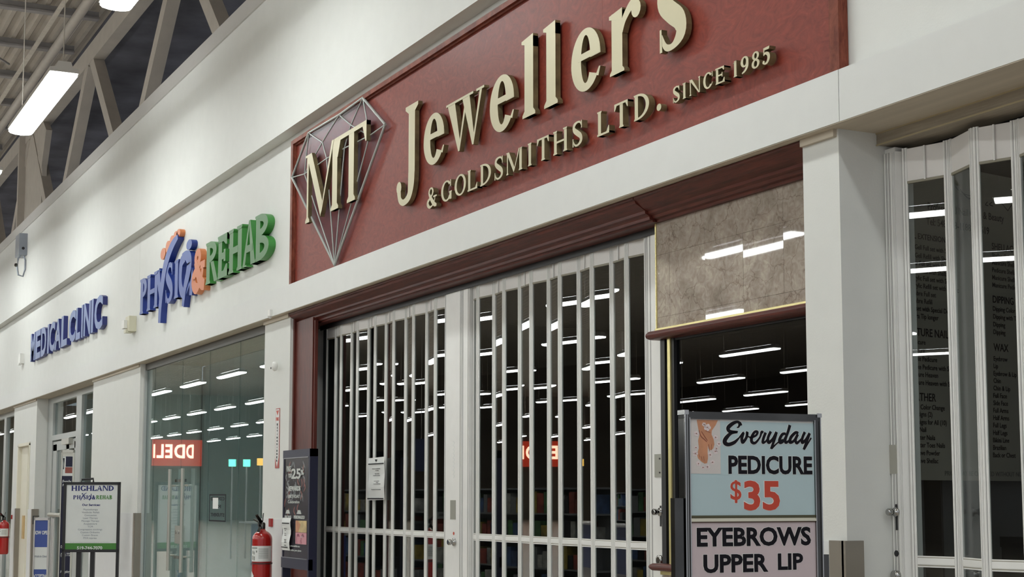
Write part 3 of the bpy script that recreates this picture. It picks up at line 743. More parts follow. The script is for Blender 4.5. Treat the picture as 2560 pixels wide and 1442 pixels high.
ps = empty('channel_letter_sign', (-14.3, .06, 3.4), 'blue, orange and green raised letter sign with hand and figure shapes above the glass shopfront', 'sign')
C0, C1 = -.06, -.002
for ch, a, b in [('P', -16.60, -16.28), ('H', -16.27, -15.79), ('S', -15.47, -15.17), ('I', -15.13, -14.92)]:
    mb = MB(FF); put_glyph(mb, ch, a, b, 3.565, 3.945, .12, .05, C0, C1); mb.build('letter', [BLUE1, BLUE1S], ps)
mb = MB(FF)
brush(mb, [(-15.68, 3.385, .10), (-15.66, 3.55, .12), (-15.60, 3.75, .15), (-15.50, 3.93, .15), (-15.35, 4.05, .13), (-15.18, 4.13, .10), (-14.99, 4.175, .05)], C0, C1 + .004, 0, 1)
brush(mb, [(-15.80, 3.93, .14), (-15.74, 3.80, .12), (-15.66, 3.62, .08)], C0, C1, 0, 1); mb.box(-15.86, -15.70, 3.925, 3.945, C0, C1)
mb.build('letter_y_swoosh', [BLUE1, BLUE1S], ps)
for (x, z, rx, rz) in [(-15.63, 4.095, .10, .060), (-15.43, 4.140, .09, .060), (-15.27, 4.178, .085, .052), (-15.12, 4.205, .08, .046), (-15.01, 4.215, .075, .040)]:
    mb = MB(FF); mb.prism([(x + rx * math.cos(i * PI / 10), z + rz * math.sin(i * PI / 10)) for i in range(20)], C0, C1 - .005, 0, 1); mb.build('orange_petal', [ORANGE, ORANGES], ps)
mb = MB(FF)
mb.prism([(-14.56 + .105 * math.cos(i * PI / 10), 4.032 + .050 * math.sin(i * PI / 10)) for i in range(20)], C0, C1, 0, 1); mb.build('figure_head', [BLUE1, BLUE1S], ps)
mb = MB(FF)
brush(mb, [(-14.82, 3.955, .05), (-14.66, 3.94, .10), (-14.54, 3.87, .17), (-14.58, 3.76, .15), (-14.68, 3.64, .11), (-14.73, 3.52, .09), (-14.75, 3.452, .08)], C0, C1, 0, 1)
brush(mb, [(-14.72, 3.92, .06), (-14.86, 3.90, .12), (-14.90, 3.76, .12), (-14.86, 3.64, .12), (-14.74, 3.58, .10), (-14.60, 3.66, .12), (-14.50, 3.76, .12), (-14.47, 3.64, .12), (-14.48, 3.53, .10)], C0, C1 - .006, 0, 1)
mb.build('figure_body', [BLUE1, BLUE1S], ps)
mb = MB(FF); put_glyph(mb, '&', -14.42, -13.96, 3.558, 3.94, .13, .07, C0, C1); mb.build('letter', [ORANGE, ORANGES], ps)
for ch, a, b in [('R', -13.93, -13.53), ('E', -13.53, -13.205), ('H', -13.175, -12.755), ('A', -12.735, -12.37), ('B', -12.385, -12.00)]:
    mb = MB(FF); put_glyph(mb, ch, a, b, 3.558, 3.945, .115, .06, C0, C1); mb.build('letter', [GREEN, GREENS], ps)

ms = empty('channel_letter_sign', (-21.1, .06, 3.6), 'blue block capitals MEDICAL CLINIC on the white wall at far left', 'sign')
for ch, a, b in [('M', -23.75, -23.37), ('E', -23.33, -22.89), ('D', -22.85, -22.42), ('I', -22.32, -22.19), ('C', -22.17, -21.73), ('A', -21.74, -21.28), ('L', -21.25, -20.83), ('C', -20.71, -20.25), ('L', -20.22, -19.93), ('I', -19.86, -19.76), ('N', -19.71, -19.28), ('I', -19.24, -19.11), ('C', -19.05, -18.56)]:
    mb = MB(FF); text_into(mb, ch, a, b, 3.62, 4.035, C0, C1, .035, 0, 1); mb.build('letter', [BLUE2, BLUE2S], ms)

# ================================================================== FOLDING GATES
def gate_panel(root, p0, p1, ztop, zhb, rod, rail=1.3625, wst=.019):
    p0 = Vector((p0[0], p0[1], 0)); p1 = Vector((p1[0], p1[1], 0)); W = (p1 - p0).length
    fr = Frame(p0, (p1 - p0), (0, 0, 1)); g = .0022
    mb = MB(fr)
    for a in (g, W - g - wst):
        mb.box(a, a + wst, .02, ztop + .004, -.005, .004)
        for r_ in (.002, wst - .007): mb.box(a + r_, a + r_ + .005, .02, ztop + .004, .004, .0062)
        mb.box(a + wst / 2 - .001, a + wst / 2 + .001, .02, ztop + .002, .004, .0044, 1)
    mb.box(g + wst, W - g - wst, zhb, ztop, -.004, .003, 2); mb.box(g + wst, W - g - wst, zhb - .010, zhb, -.006, .006, 3)
    mb.box(g + wst, W - g - wst, rail - .0215, rail + .0215, -.004, .002); mb.box(g + wst, W - g - wst, rail - .011, rail + .011, .002, .005)
    mb.box(g + wst, W - g - wst, rail + .014, rail + .0165, .002, .0025, 3); mb.box(g + wst, W - g - wst, rail - .016, rail - .0135, .002, .0025, 3)
    mb.box(g + wst, W - g - wst, .02, .14, -.006, .006)
    p = mb.build('gate_panel', [ALU, ALUG, ALUHEAD, OLIVE], root)
    bx(g + wst, W - g - wst, rail + .0215, zhb - .010, -.0015, .0015, fr).build('pane', GATEGLASS, p)
    bx(g + wst, W - g - wst, .14, rail - .0215, -.0015, .0015, fr).build('pane', GATEGLASS, p)
    if rod: MB().tube([fr((W / 2, zhb - .004, .008)), fr((W / 2, ztop, .008))], .0042, 8).build('hanger_rod', ALU, p)
    return p
def lock_post(root, x0, x1, y, ztop, name='lock_post'):
    fr = Frame((x0, y, 0)); W = x1 - x0; mb = MB(fr)
    mb.box(.0015, W - .0015, .02, ztop, -.018, .014)
    for a in (.012, .018, W - .018, W - .012): mb.box(a - .0012, a + .0012, .02, ztop, .014, .0146, 1)
    return mb.build(name, [ALU, ALUG], root)
X1 = [-11.300, -11.137, -10.971, -10.791, -10.620, -10.439, -10.265, -10.099, -9.911, -9.734, -9.556, -9.371, -9.185, -9.020]
X2 = [-8.620, -8.532, -8.343, -8.168, -7.995, -7.813, -7.631, -7.465, -7.280, -7.103, -6.924, -6.740, -6.563]
def yz(i): return .26 if i % 2 == 0 else .282
def knob(root, x, y, z, r=.022, slot=True):
    k = MB().lathe((x, y, z), [(r, 0), (r, -.008), (r * .55, -.010), (r * .5, -.022), (r * .8, -.026), (r * .8, -.040), (r * .6, -.045)], 18, 'y').build('knob', CHROME, root)
    if slot: MB().box(x - .006, x + .006, y + .0002, y - .0012, z - .07, z + .03).build('slot', BLACK, k)
    return k
g1 = empty('folding_gate', (-10.0, .27, 0), 'left folding gate of glazed white aluminium panels carrying the paper notice', 'folding gate', 'folding security gates of glazed panels')
for i in range(13): gate_panel(g1, (X1[i], yz(i)), (X1[i + 1], yz(i + 1)), 2.948, 2.828, i % 2 == 1)
lock_post(g1, -9.012, -8.752, .262, 2.95)
bx(-8.910, -8.829, .246, .2475, 1.465, 1.585).build('handle_plate', PLATE, g1)
knob(g1, -8.845, .246, 1.325, .024, False)
MB().lathe((-8.856, .2475, 1.378), [(.010, 0), (.010, -.002)], 12, 'y').build('key_mark', REDINK, g1)
mb = MB(Frame((-8.865, .2478, 0)))
for k in range(9):
    z = 1.955 - k * .026; brush(mb, [(-.012, z, .004), (.006, z - .006, .006), (.012, z - .016, .005), (-.004, z - .022, .003)], 0, .0008)
mb.build('tape_residue', PAPER, g1)
g2 = empty('folding_gate', (-7.6, .27, 0), 'right folding gate of glazed white aluminium panels beside the marble panel', 'folding gate', 'folding security gates of glazed panels')
lock_post(g2, -8.748, -8.640, .264, 2.95, 'meeting_post')
gate_panel(g2, (-8.636, .278), (-8.534, .260), 2.948, 2.828, False)
for i in range(1, 12): gate_panel(g2, (X2[i], yz(i + 1)), (X2[i + 1], yz(i + 2)), 2.948, 2.828, i % 2 == 0)
lock_post(g2, -6.558, -6.512, .266, 2.95, 'end_post')
lock_post(g2, -6.508, -6.385, .262, 2.95)
bx(-6.462, -6.392, .2445, .246, 1.70, 1.812).build('handle_plate', PLATE, g2)
mb = MB()
for z in (1.722, 1.79): mb.lathe((-6.412, .2445, z), [(.005, 0), (.004, -.004)], 10, 'y')
mb.build('screw', CHROME, g2)
knob(g2, -6.412, .246, 1.532, .020)
MB().lathe((-6.405, .246, 1.300), [(.024, 0), (.024, -.020), (.016, -.022)], 20, 'y').build('lock_cylinder', CHROME, g2)
g3 = empty('folding_gate', (-4.2, .33, 0), 'folding gate of glazed aluminium panels across the nail shop at the right edge', 'folding gate', 'folding security gates of glazed panels')
lock_post(g3, -4.758, -4.712, .292, 2.965)
for k, x in enumerate((-4.708, -4.699, -4.690)):
    fr = Frame((x, .30, 0), (.35, .94, 0)); MB(fr).box(-.02, .02, .02, 2.965, -.002, .002).build('gate_panel', ALU, g3)
XR3 = [(-4.674, .30), (-4.474, .36), (-4.281, .30), (-4.120, .36), (-3.93, .30), (-3.76, .36), (-3.57, .30)]
for i in range(6): gate_panel(g3, XR3[i], XR3[i + 1], 2.968, 2.838, i % 2 == 0, 1.3575, .022)
bx(-4.800 + .02, -4.722, .276, .2775, 1.693, 1.806).build('handle_plate', NICKEL, g3)
knob(g3, -4.732, .276, 1.545, .018)
MB().lathe((-4.738, .278, 1.385), [(.012, 0), (.012, -.003)], 16, 'y').build('keyhole_plate', BLACK, g3)
MB().lathe((-4.735, .278, 1.300), [(.020, 0), (.020, -.020), (.012, -.022)], 20, 'y').build('lock_cylinder', CHROME, g3)

# paper notice taped across two gate panels
nt = empty('paper_notice', (-10.26, .225, 1.58), 'white printed notice sheet hanging on the left folding gate', 'notice')
fr = Frame((-10.325, .238, 0), (1, -.02, 0))
mb = MB(fr); mb.box(0, .335, 1.875, 1.880, -.0004, 0)
vs = []; n = 10
for i in range(n + 1):
    z = 1.880 - .298 * i / n; c = .003 * math.sin(i * 1.1) * (1 if i else 0)
    vs += [(.004 - .0 * i, z, c), (.335, z + .004, c + .002)]
mb = MB(fr); mb.add(vs, [(2 * i, 2 * i + 1, 2 * i + 3, 2 * i + 2) for i in range(n)])
mb.build('sheet', PAPER, nt)
mb = MB(fr); cc = .0065
mb.box(.02, .33, 1.834, 1.841, cc, cc + .0005); mb.box(.005, .33, 1.590, 1.598, cc, cc + .0005)
mb.prism([(.15, 1.868), (.20, 1.868), (.175, 1.852)], cc, cc + .0005)
for body, c_, z, h in [('We will be closed until further', .18, 1.80, .006), ('for vacation', .2, 1.788, .006), ('Please visit again', .2, 1.765, .006), ('for jewellery and watches', .19, 1.753, .006), ('Sorry for inconvenience', .19, 1.715, .005), ('Thank you', .2, 1.705, .005), ('for your patronage and support', .2, 1.694, .005), ('We apologize for the inconvenience', .18, 1.655, .006)]:
    text_into(mb, body, c_, 1.6, z, z + h, cc, cc + .0005, .02, keep='c')
mb.build('print', INK, nt)

# ================================================================== THINGS ON THE WALL
def disc(mb, x, y, z, r, h, n=16, ax='y'): return mb.lathe((x, y, z), [(r, 0), (r, h)], n, ax)
e = empty('emergency_light', (-24.0, -.06, 5.0), 'grey emergency light box with a hanging wire loop high on the white wall', 'emergency light')
MB().box(-24.40, -24.02, -.17, -.049, 5.27, 5.60).build('battery_box', GREYBOX, e)
MB().lathe((-24.02, -.11, 5.37), [(.022, 0), (.022, .004)], 14, 'x').build('test_button', BLACK, e)
pts = [(-24.1, -.13, 5.27), (-24.12, -.165, 5.22), (-24.12, -.175, 5.08), (-24.12, -.155, 4.97), (-24.1, -.09, 4.95), (-24.08, -.065, 5.06), (-24.08, -.065, 5.20), (-24.1, -.09, 5.27)]
MB().tube(pts, .014, 8).build('lamp_loop', GREYBOX, e)
MB().lathe((-24.12, -.215, 5.12), [(.02, 0), (.03, .025), (.02, .04)], 12, 'y').build('lamp_head', CHROMEDK, e)
e = empty('alarm_strobe', (-17.12, .06, 3.43), 'cream alarm strobe box on the wall between the two letter signs', 'alarm')
MB().box(-17.19, -17.0, -.02, .062, 3.43, 3.60).build('housing', CREAM, e)
MB().box(-17.22, -17.10, -.055, -.02, 3.47, 3.56).build('strobe_lens', WHITEP, e)
MB().box(-17.15, -17.05, -.045, .03, 3.415, 3.45).build('sounder', CREAM, e)
e = empty('wall_sensor', (-24.8, .05, 3.66), 'slim white sensor left of the blue clinic letters', 'sensor')
MB().box(-24.87, -24.72, .00, .06, 3.675, 3.83).build('case', WHITEP, e); MB().box(-24.85, -24.74, -.012, .03, 3.655, 3.685).build('sensor_foot', WHITEP, e)
e = empty('wall_sensor', (-11.9, -.01, 3.04), 'small white sensor clipped on the lower edge of the white band', 'sensor')
MB().box(-11.925, -11.875, -.022, 0, 3.052, 3.105).build('case', WHITEP, e); MB().lathe((-11.9, -.012, 3.035), [(.008, 0), (.016, .012), (.02, .02)], 12).build('eye', WHITEP, e)
e = empty('wall_sensor', (-11.85, .03, 2.64), 'rounded white sensor on the pier left of the mahogany frame', 'sensor')
MB().lathe((-11.85, .02, 2.62), [(.008, -.012), (.022, 0), (.026, .03), (.022, .055), (.01, .064)], 14).build('case', WHITEP, e); MB().lathe((-11.86, -.008, 2.632), [(.008, 0), (.008, -.004)], 8, 'y').build('eye', BLACK, e)
e = empty('round_lamp', (-23.55, .1, 2.40), 'round lit ceiling lamp inside the clinic entrance', 'lamp')
MB().lathe((-22.9, 1.0, 2.55), [(.07, 0), (.085, .04), (.02, .06)], 16).build('shade', emis('lit_shade', (1, .97, .9), 5.0), e)

# fire extinguisher arrow sign
fs = empty('arrow_sign', (-11.87, .055, 1.83), 'narrow red and white FIRE EXTINGUISHER arrow sign on the pier', 'sign')
fr = Frame((-11.87, .058, 0))
MB(fr).box(-.05, .05, 1.835, 2.312, -.001, .002).build('plate', mat('sign_rim_red', (.42, .06, .05), .4), fs)
MB(fr).box(-.043, .043, 1.92, 2.305, .002, .003).prism([(-.043, 1.92), (0, 1.845), (.043, 1.92)], .002, .003).build('white_field', PAPER, fs)
mb = MB(fr); mb.prism([(-.035, 2.295), (0, 2.255), (.035, 2.295)][::-1], .003, .004); text_into(mb, 'FIRE', -.036, .036, 2.213, 2.24, .003, .004, .04)
mb.build('red_print', REDINK, fs)
mb = MB(fr)
for i, ch in enumerate('EXTINGUISHER'): z = 2.192 - i * .0262; text_into(mb, ch, -.014 if ch != 'I' else -.004, .014 if ch != 'I' else .004, z - .018, z, .003, .004, .05)
mb.build('black_print', INK, fs)

def extinguisher(x, y, zt, r, label):
    e = empty('fire_extinguisher', (x, y, zt - .58), label, 'fire extinguisher')
    h = .52; zb = zt - .10 - h
    prof = [(r * .80, zb - zt), (r * .96, zb + .012 - zt), (r, zb + .03 - zt)] + [(r, -.10 - .075)] + [(r * math.cos(t), -.175 + .07 * math.sin(t)) for t in [PI * k / 16 for k in range(1, 7)]] + [(r * .28, -.098), (r * .26, -.085)]
    MB().lathe((x, y, zt), prof, 32).build('cylinder', REDP, e)
    lab = MB(); n = 14; vs = []
    for i in range(n + 1):
        t = math.radians(-105 + 150 * i / n); c, q = (r + .0012) * math.cos(t), (r + .0012) * math.sin(t)
        vs += [(x + c, y + q, zt - .345), (x + c, y + q, zt - .225)]
    lab.add(vs, [(2 * i, 2 * i + 2, 2 * i + 3, 2 * i + 1) for i in range(n)], 0, True); l = lab.build('label', PAPER, e)
    pm = MB()
    for (ta, tb, za, zb_) in [(-165, -120, .236, .246)] + [(-112, -55, .245 + .008 * k, .248 + .008 * k) for k in range(10)] + [(-160, -150, .262, .285), (-146, -138, .268, .29), (-160, -150, .300, .332), (-145, -136, .305, .335), (-128, -120, .26, .275)]:
        vs = []
        for i in range(5):
            t = math.radians(ta + 75 + (tb - ta) * i / 4); vs += [(x + (r + .002) * math.cos(t), y + (r + .002) * math.sin(t), zt - zb_), (x + (r + .002) * math.cos(t), y + (r + .002) * math.sin(t), zt - za)]
        pm.add(vs, [(2 * i, 2 * i + 2, 2 * i + 3, 2 * i + 1) for i in range(4)])
    pm.build('label_print', mat('label_ink', (.25, .27, .25), .5), l)
    db = MB(); t0 = math.radians(-150); R = r + .002; vs = []
    for i in range(7):
        t = math.radians(-112 + 46 * i / 6); hh = .038 * (1 - abs(i - 3) / 3); vs += [(x + R * math.cos(t), y + R * math.sin(t), zt - .455 - hh), (x + R * math.cos(t), y + R * math.sin(t), zt - .455 + hh)]
    db.add(vs, [(2 * i, 2 * i + 2, 2 * i + 3, 2 * i + 1) for i in range(6)]); db.build('diamond_label', PAPER, e)
    MB().lathe((x, y, zt), [(r * .30, -.095), (r * .30, -.055), (r * .2, -.045)], 14).build('valve', CHROMEDK, e)
    lv = MB(); lv.beam((x + .02, y - .01, zt - .055), (x - .06, y - .05, zt - .02), .02, .008); lv.beam((x - .02, y, zt - .05), (x + .075, y - .07, zt + .012), .022, .010); lv.beam((x + .0, y - .01, zt - .06), (x + .055, y - .05, zt - .115), .02, .008); lv.beam((x, y, zt - .04), (x - .05, y + .02, zt + .02), .006, .02)
    lv.build('handle_lever', CHROMEDK, e)
    MB().lathe((x + .0, y - r * .30, zt - .06), [(.016, 0), (.016, -.012)], 12, 'y').build('pressure_gauge', BLACK, e)
    MB().tube([(x - .03, y - .01, zt - .06), (x - .085, y + .01, zt - .075), (x - r - .03, y + .02, zt - .16), (x - r - .035, y + .02, zt - .36)], .009, 8).build('hose', BLACK, e)
    br = MB().box(x - .33, x - .27, .032, .0495, zt - .085, zt - .02)
    br.build('bracket', REDP, e)
    MB().lathe((x, y, zt), [(r + .003, -.352), (r + .003, -.366)], 32).build('strap', mat('dark_strap', (.10, .02, .02), .4), e)
    return e
extinguisher(-11.66, -.12, 1.455, .078, 'red fire extinguisher hanging beside the glass shopfront')
extinguisher(-25.02, -.11, 1.352, .078, 'red fire extinguisher near the cream door at far left')

# ================================================================== STANDING SIGNS
def add_text(name, fr, items, m, parent, bold=.02, c=.001):
    mb = MB(fr)
    for it in items:
        body, a, z, h = it[:4]; sx = it[4] if len(it) > 4 else 1.0; al = it[5] if len(it) > 5 else 'c'
        text_into(mb, body, a, sx, z, z + h, c, c + .0004, bold, keep=al)
    return mb.build(name, m, parent)
# pedicure sign stand in front of the marble wall (faces along the mall)
pd = empty('sign_stand', (-3.69, -1.14, 0), 'chrome sign stand with blue pedicure poster over pink eyebrow poster', 'sign stand')
u = Vector((.063, .998, 0)).normalized()
O = Vector((-3.742, -1.335, 0)); FR = Frame(O, u)         # a from 0 (left) to .41 (right)
W_ = .457
mb = MB(FR)
mb.box(0, .0185, .25, 1.845, -.030, .004); mb.box(.441, W_ + .006, .25, 1.846, -.03, .004)
mb.box(0, W_ + .006, 1.826, 1.847, -.03, .006)
fm = mb.build('frame', CHROMEDK, pd)
mb = MB(FR); mb.box(.000, .004, 1.2, 1.848, .004, .010); mb.box(.008, .0105, 1.2, 1.845, .004, .008); mb.box(.0165, .0195, .3, 1.83, .004, .007); mb.box(W_ + .002, W_ + .0055, .3, 1.845, .004, .009); mb.box(.441, .4435, .3, 1.83, .004, .007)
mb.box(-.002, .012, 1.838, 1.851, -.03, .012); mb.box(W_ - .008, W_ + .008, 1.838, 1.850, -.03, .010)
mb.build('frame_edging', CHROME, pd)
mb = MB(FR); mb.box(.0185, .441, 1.541, 1.5495, -.002, .003); mb.build('divider_strip', mat('olive_channel', (.07, .065, .03), .4), pd)  # thin olive strip above the cream rail
mb = MB(FR); mb.box(.0185, .441, 1.5385, 1.5415, -.002, .003).box(.0185, .441, 1.532, 1.5385, -.002, .006); mb.build('divider_rail', mat('cream_rail', (.62, .60, .50), .3), pd)
mb = MB(FR); mb.box(.0185, .441, 1.5285, 1.532, -.002, .003); mb.build('divider_strip', mat('brown_channel', (.09, .05, .03), .4), pd)
top = MB(FR).box(.0185, .441, 1.5495, 1.827, -.012, 0).build('poster', POSTBLUE, pd)
bot = MB(FR).box(.0185, .441, 1.20, 1.5285, -.012, 0).build('poster', POSTPINK, pd)
MB(FR).box(.020, .440, 1.8205, 1.8265, 0, .0003).build('poster_margin', POSTW, top)
mb = MB(FR); mb.box(-.033, -.0045, .04, 1.599, -.02, .004); mb.build('side_upright', CHROMEDK, pd)
mb = MB(FR); mb.box(W_ + .006, W_ + .030, .04, 1.433, -.02, .0); mb.build('side_upright', CHROMEDK, pd)
MB(FR).box(-.10, W_ + .10, 0, .04, -.20, .16).build('base', CHROMEDK, pd)
mb = MB(FR)
for z in (1.528, 1.37): mb.lathe(FR((-.020, z, .004)), [(.005, -.003), (.005, .004), (.002, .007)], 10, 'x')
mb.build('screw', CHROME, pd)
# measured positions on the poster: (a, z)
def pxa(px): return .0056 + (px - 1712) * .001360
def pyz(py, px=1880): return 1.6 + (1244 - py) * (.001145 + (px - 1725) * 1.3e-7)
def script(mb, pts, w, sc=1.0): 
    for st in pts: brush(mb, [(pxa(1700 + x / 6.867), pyz(1020 + y / 6.867, 1700 + x / 6.867), w * k) for x, y, k in st], 0.0008, .0012, 0, 0, 5)
EV = [[(1005, 265, .9), (955, 235, .7), (870, 270, 1.0), (800, 340, 1.1), (830, 400, .9), (960, 410, .55), (850, 430, .8), (760, 520, 1.15), (740, 590, 1.2), (800, 625, 1.0), (900, 590, .9), (975, 520, .5)], [(1015, 300, 1.0), (1000, 260, .8), (980, 320, .5), (950, 330, .3)],
      [(975, 520, .4), (1060, 420, .6), (1030, 520, .9), (1045, 590, .8), (1110, 500, .8), (1125, 410, .8), (1130, 480, .4), (1180, 500, .4)],
      [(1165, 520, .5), (1270, 470, .6), (1300, 410, .7), (1250, 410, .7), (1200, 500, .9), (1200, 580, .9), (1260, 595, .7), (1340, 500, .5), (1370, 410, .7), (1400, 420, .6)],
      [(1440, 420, .8), (1400, 520, .8), (1390, 590, .8), (1440, 570, .5), (1500, 480, .5)],
      [(1530, 400, .8), (1480, 510, .8), (1490, 590, .9), (1560, 530, .7), (1630, 410, .8)], [(1630, 410, .8), (1590, 540, .8), (1530, 700, .7)], [(1545, 690, .5), (1650, 590, .4), (1740, 540, .5)],
      [(1790, 440, .7), (1730, 450, .8), (1680, 540, .9), (1690, 590, .9), (1750, 560, .7), (1820, 430, .8), (1865, 290, .9)], [(1820, 430, .8), (1780, 540, .8), (1790, 590, .8), (1850, 550, .5), (1900, 470, .5)],
      [(2010, 430, .7), (1960, 420, .8), (1880, 500, .9), (1860, 585, .9), (1930, 560, .7), (2000, 450, .8)], [(2000, 450, .8), (1960, 540, .8), (1980, 600, .8), (2050, 540, .5), (2080, 500, .4)],
      [(2125, 410, .8), (2080, 510, .8), (2075, 590, .9), (2140, 540, .7), (2210, 430, .8)], [(2210, 430, .8), (2160, 560, .8), (2100, 710, .7)], [(2115, 700, .5), (2180, 600, .4), (2235, 510, .5)]]
ol = MB(FR)
for st in EV: brush(ol, [(pxa(1700 + x / 6.867), pyz(1020 + y / 6.867, 1700 + x / 6.867), .0112 * k + .0026) for x, y, k in st], .0003, .0005, 0, 0, 5)
ol.build('poster_outline', OUTLINE, top)
mb = MB(FR); script(mb, EV, .0112)
mb.build('poster_lettering', INK, top)
def post_word(body, x0, x1, y0, y1, m, par, bold):
    o1 = MB(FR); text_into(o1, body, pxa(x0) - .001, pxa(x1) + .001, pyz(y1, x0) - .001, pyz(y0, x0) + .001, .0003, .0006, bold + .016); o1.build('poster_outline', OUTLINE, par)
    o1 = MB(FR); text_into(o1, body, pxa(x0), pxa(x1), pyz(y1, x0), pyz(y0, x0), .0008, .0012, bold); o1.build('poster_lettering', m, par)
post_word('PEDICURE', 1816, 2027, 1138, 1185, INK, top, .036)
post_word('$', 1820, 1847, 1200, 1257, REDINK, top, .012)
post_word('35', 1853, 1943, 1201, 1276, REDINK, top, .030)
post_word('EYEBROWS', 1737, 2020, 1318, 1366, INK, bot, .036)
post_word('UPPER', 1752, 1911, 1385, 1431, INK, bot, .036)
post_word('LIP', 1935, 1999, 1382, 1423, INK, bot, .036)
# printed picture: crossed feet among blossoms
ph = MB(FR).box(pxa(1724), pxa(1797), pyz(1184, 1760), pyz(1048, 1760), .0003, .0008).build('poster_picture', mat('picture_ground', (.60, .56, .54), .4), top)
def PX(x, y): return (pxa(1700 + x / 6.867), pyz(1020 + y / 6.867, 1760))
mb = MB(FR)
def foot(pts, c): 
    q = [PX(x, y) for x, y in pts]; mb.prism(q[::-1], .0008, c)
foot([(275, 202), (630, 202), (590, 290), (525, 385), (520, 450), (555, 540), (565, 620), (545, 690), (510, 725), (470, 700), (455, 640), (450, 760), (455, 860), (440, 945), (400, 955), (350, 925), (290, 865), (275, 800), (305, 690), (295, 560), (320, 450), (300, 360)], .0011)
mb.build('feet', SKIN, ph)
mb = MB(FR)
for st in [[(310, 380, .6), (340, 480, .8), (400, 540, .8), (440, 580, .6)], [(350, 400, .6), (410, 500, .8), (450, 560, .5)], [(470, 620, .5), (480, 740, .4)], [(515, 620, .4), (510, 720, .3)], [(345, 830, .4), (355, 900, .3)], [(385, 830, .4), (390, 910, .3)], [(300, 780, .3), (320, 850, .3)], [(420, 390, .5), (500, 420, .4)]]:
    brush(mb, [PX(x, y) + (k * .004,) for x, y, k in st], .0011, .0013, 0, 0, 4)
mb.build('toe_shading', SKIND, ph)
mb = MB(FR); mk = MB(FR)
for x, y, r in [(450, 330, 62), (395, 280, 34), (265, 440, 45), (245, 785, 48), (585, 500, 40), (640, 610, 44), (580, 740, 48), (490, 800, 42), (530, 930, 40), (295, 955, 46), (445, 1010, 42), (370, 1020, 30), (255, 680, 30), (600, 690, 30)]:
    for k in range(5):
        t = 2 * PI * k / 5 + x; px_, py_ = PX(x + r * .55 * math.cos(t), y + r * .55 * math.sin(t)); rr = r * .5 / 6.867 * .00118
        mb.prism([(px_ + rr * math.cos(j * PI / 4), py_ + rr * math.sin(j * PI / 4)) for j in range(8)], .0011, .0014)
    px_, py_ = PX(x, y); mk.prism([(px_ + .0016 * math.cos(j * PI / 4), py_ + .0016 * math.sin(j * PI / 4)) for j in range(8)], .0014, .0018)
mb.build('blossom', PETAL, ph); mk.build('blossom_heart', SKIND, ph)

# white and green services sign in a black frame
hs = empty('sign_stand', (-17.15, -.34, 0), 'black framed white and green services sign in front of the clinic pier', 'sign stand')
A = Vector((-17.282, -.620, 0)); B = Vector((-17.009, -.067, 0)); uu = (B - A).normalized(); HF = Frame(A, uu); HW = (B - A).length
zt, zb = 1.771, 1.012
mb = MB(HF); mb.box(0, HW, zt - .03, zt, -.02, .008); mb.box(0, HW, zb, zb + .03, -.02, .008); mb.box(0, .03, 0.03, zt, -.02, .008); mb.box(HW - .03, HW, .03, zt, -.02, .008)
mb.build('frame', BLACK, hs)
mb = MB(HF); mb.box(.15, .20, .03, zb, -.06, -.02); mb.box(.30, .345, .03, zb, -.06, -.02); mb.box(.05, HW - .05, 0, .03, -.2, .1); mb.build('leg', BLACK, hs)
mb = MB(HF); mb.tube([HF((.185, zt, -.01)), HF((.195, zt + .028, -.01)), HF((.30, zt + .034, -.01)), HF((.315, zt, -.01))], .011, 8) if False else None
hm = MB(); hm.tube([HF((.185, zt - .01, -.01)), HF((.19, zt + .026, -.01)), HF((.315, zt + .036, -.01)), HF((.318, zt - .01, -.01))], .012, 8); hm.build('carry_handle', BLACK, hs)
sp = MB(HF).box(.03, HW - .03, zb + .03, zt - .03, -.01, 0).build('poster', POSTW, hs)
MB(HF).box(.03, HW - .03, zb + .03, zb + .097, 0, .001).build('green_band', GREENINK, sp)
hx = HW / 2
mb = MB(HF); x = .082
for ch, w in zip('HIGHLAND', (.062, .030, .058, .062, .048, .056, .060, .056)):
    put_glyph(mb, ch, x, x + w * 1.03, 1.675, 1.732, .017, .008, .001, .0016, 0, 0); x += w * 1.075
mb.build('poster_lettering', NAVYINK, sp)
mb = MB(HF)
for ch, a, b in [('P', .105, .14), ('H', .145, .185), ('S', .215, .24), ('I', .248, .262), ('&', .31, .345)]: put_glyph(mb, ch, a, b, 1.584, 1.627, .011, .005, .001, .0016, 0, 0)
brush(mb, [(.185, 1.572, .006), (.20, 1.603, .010), (.215, 1.63, .009), (.25, 1.655, .004)], .001, .0016); brush(mb, [(.27, 1.590, .008), (.285, 1.580, .008), (.30, 1.60, .007), (.282, 1.622, .008), (.266, 1.60, .007)], .001, .0016); brush(mb, [(.28, 1.570, .006), (.296, 1.612, .010), (.300, 1.645, .005)], .001, .0016); mb.prism([(.204 + .008 * math.cos(k * PI / 4), 1.643 + .008 * math.sin(k * PI / 4)) for k in range(8)], .001, .0016)
mb.build('poster_lettering', NAVYINK, sp)
mb = MB(HF)
for ch, a, b in [('R', .355, .388), ('E', .392, .418), ('H', .423, .458), ('A', .46, .495), ('B', .498, .528)]: put_glyph(mb, ch, a, b, 1.584, 1.627, .010, .005, .001, .0016, 0, 0)
mb.build('poster_lettering', GREENINK, sp)
add_text('poster_lettering', HF, [('Our Services:', hx - .005, 1.512, .024, 1.1)], NAVYINK, sp, .03)
lst = ['Physiotherapy', 'Vestibular Rehab', 'Concussion', 'Laser Therapy', 'Massage Therapy', 'Acupuncture', 'TCM', 'Compression stockings', 'Custom Orthotics', 'Custom Braces', 'MVA injuries']
add_text('poster_lettering', HF, [(s_, hx - .01, 1.464 - .0308 * i, .0195, 1.05) for i, s_ in enumerate(lst)], GREYINK, sp, .0)
add_text('poster_lettering', HF, [('We offer direct billing to most insurance companies for your convenience', hx - .01, 1.116, .0065, 1.6)], GREYINK, sp, .0)
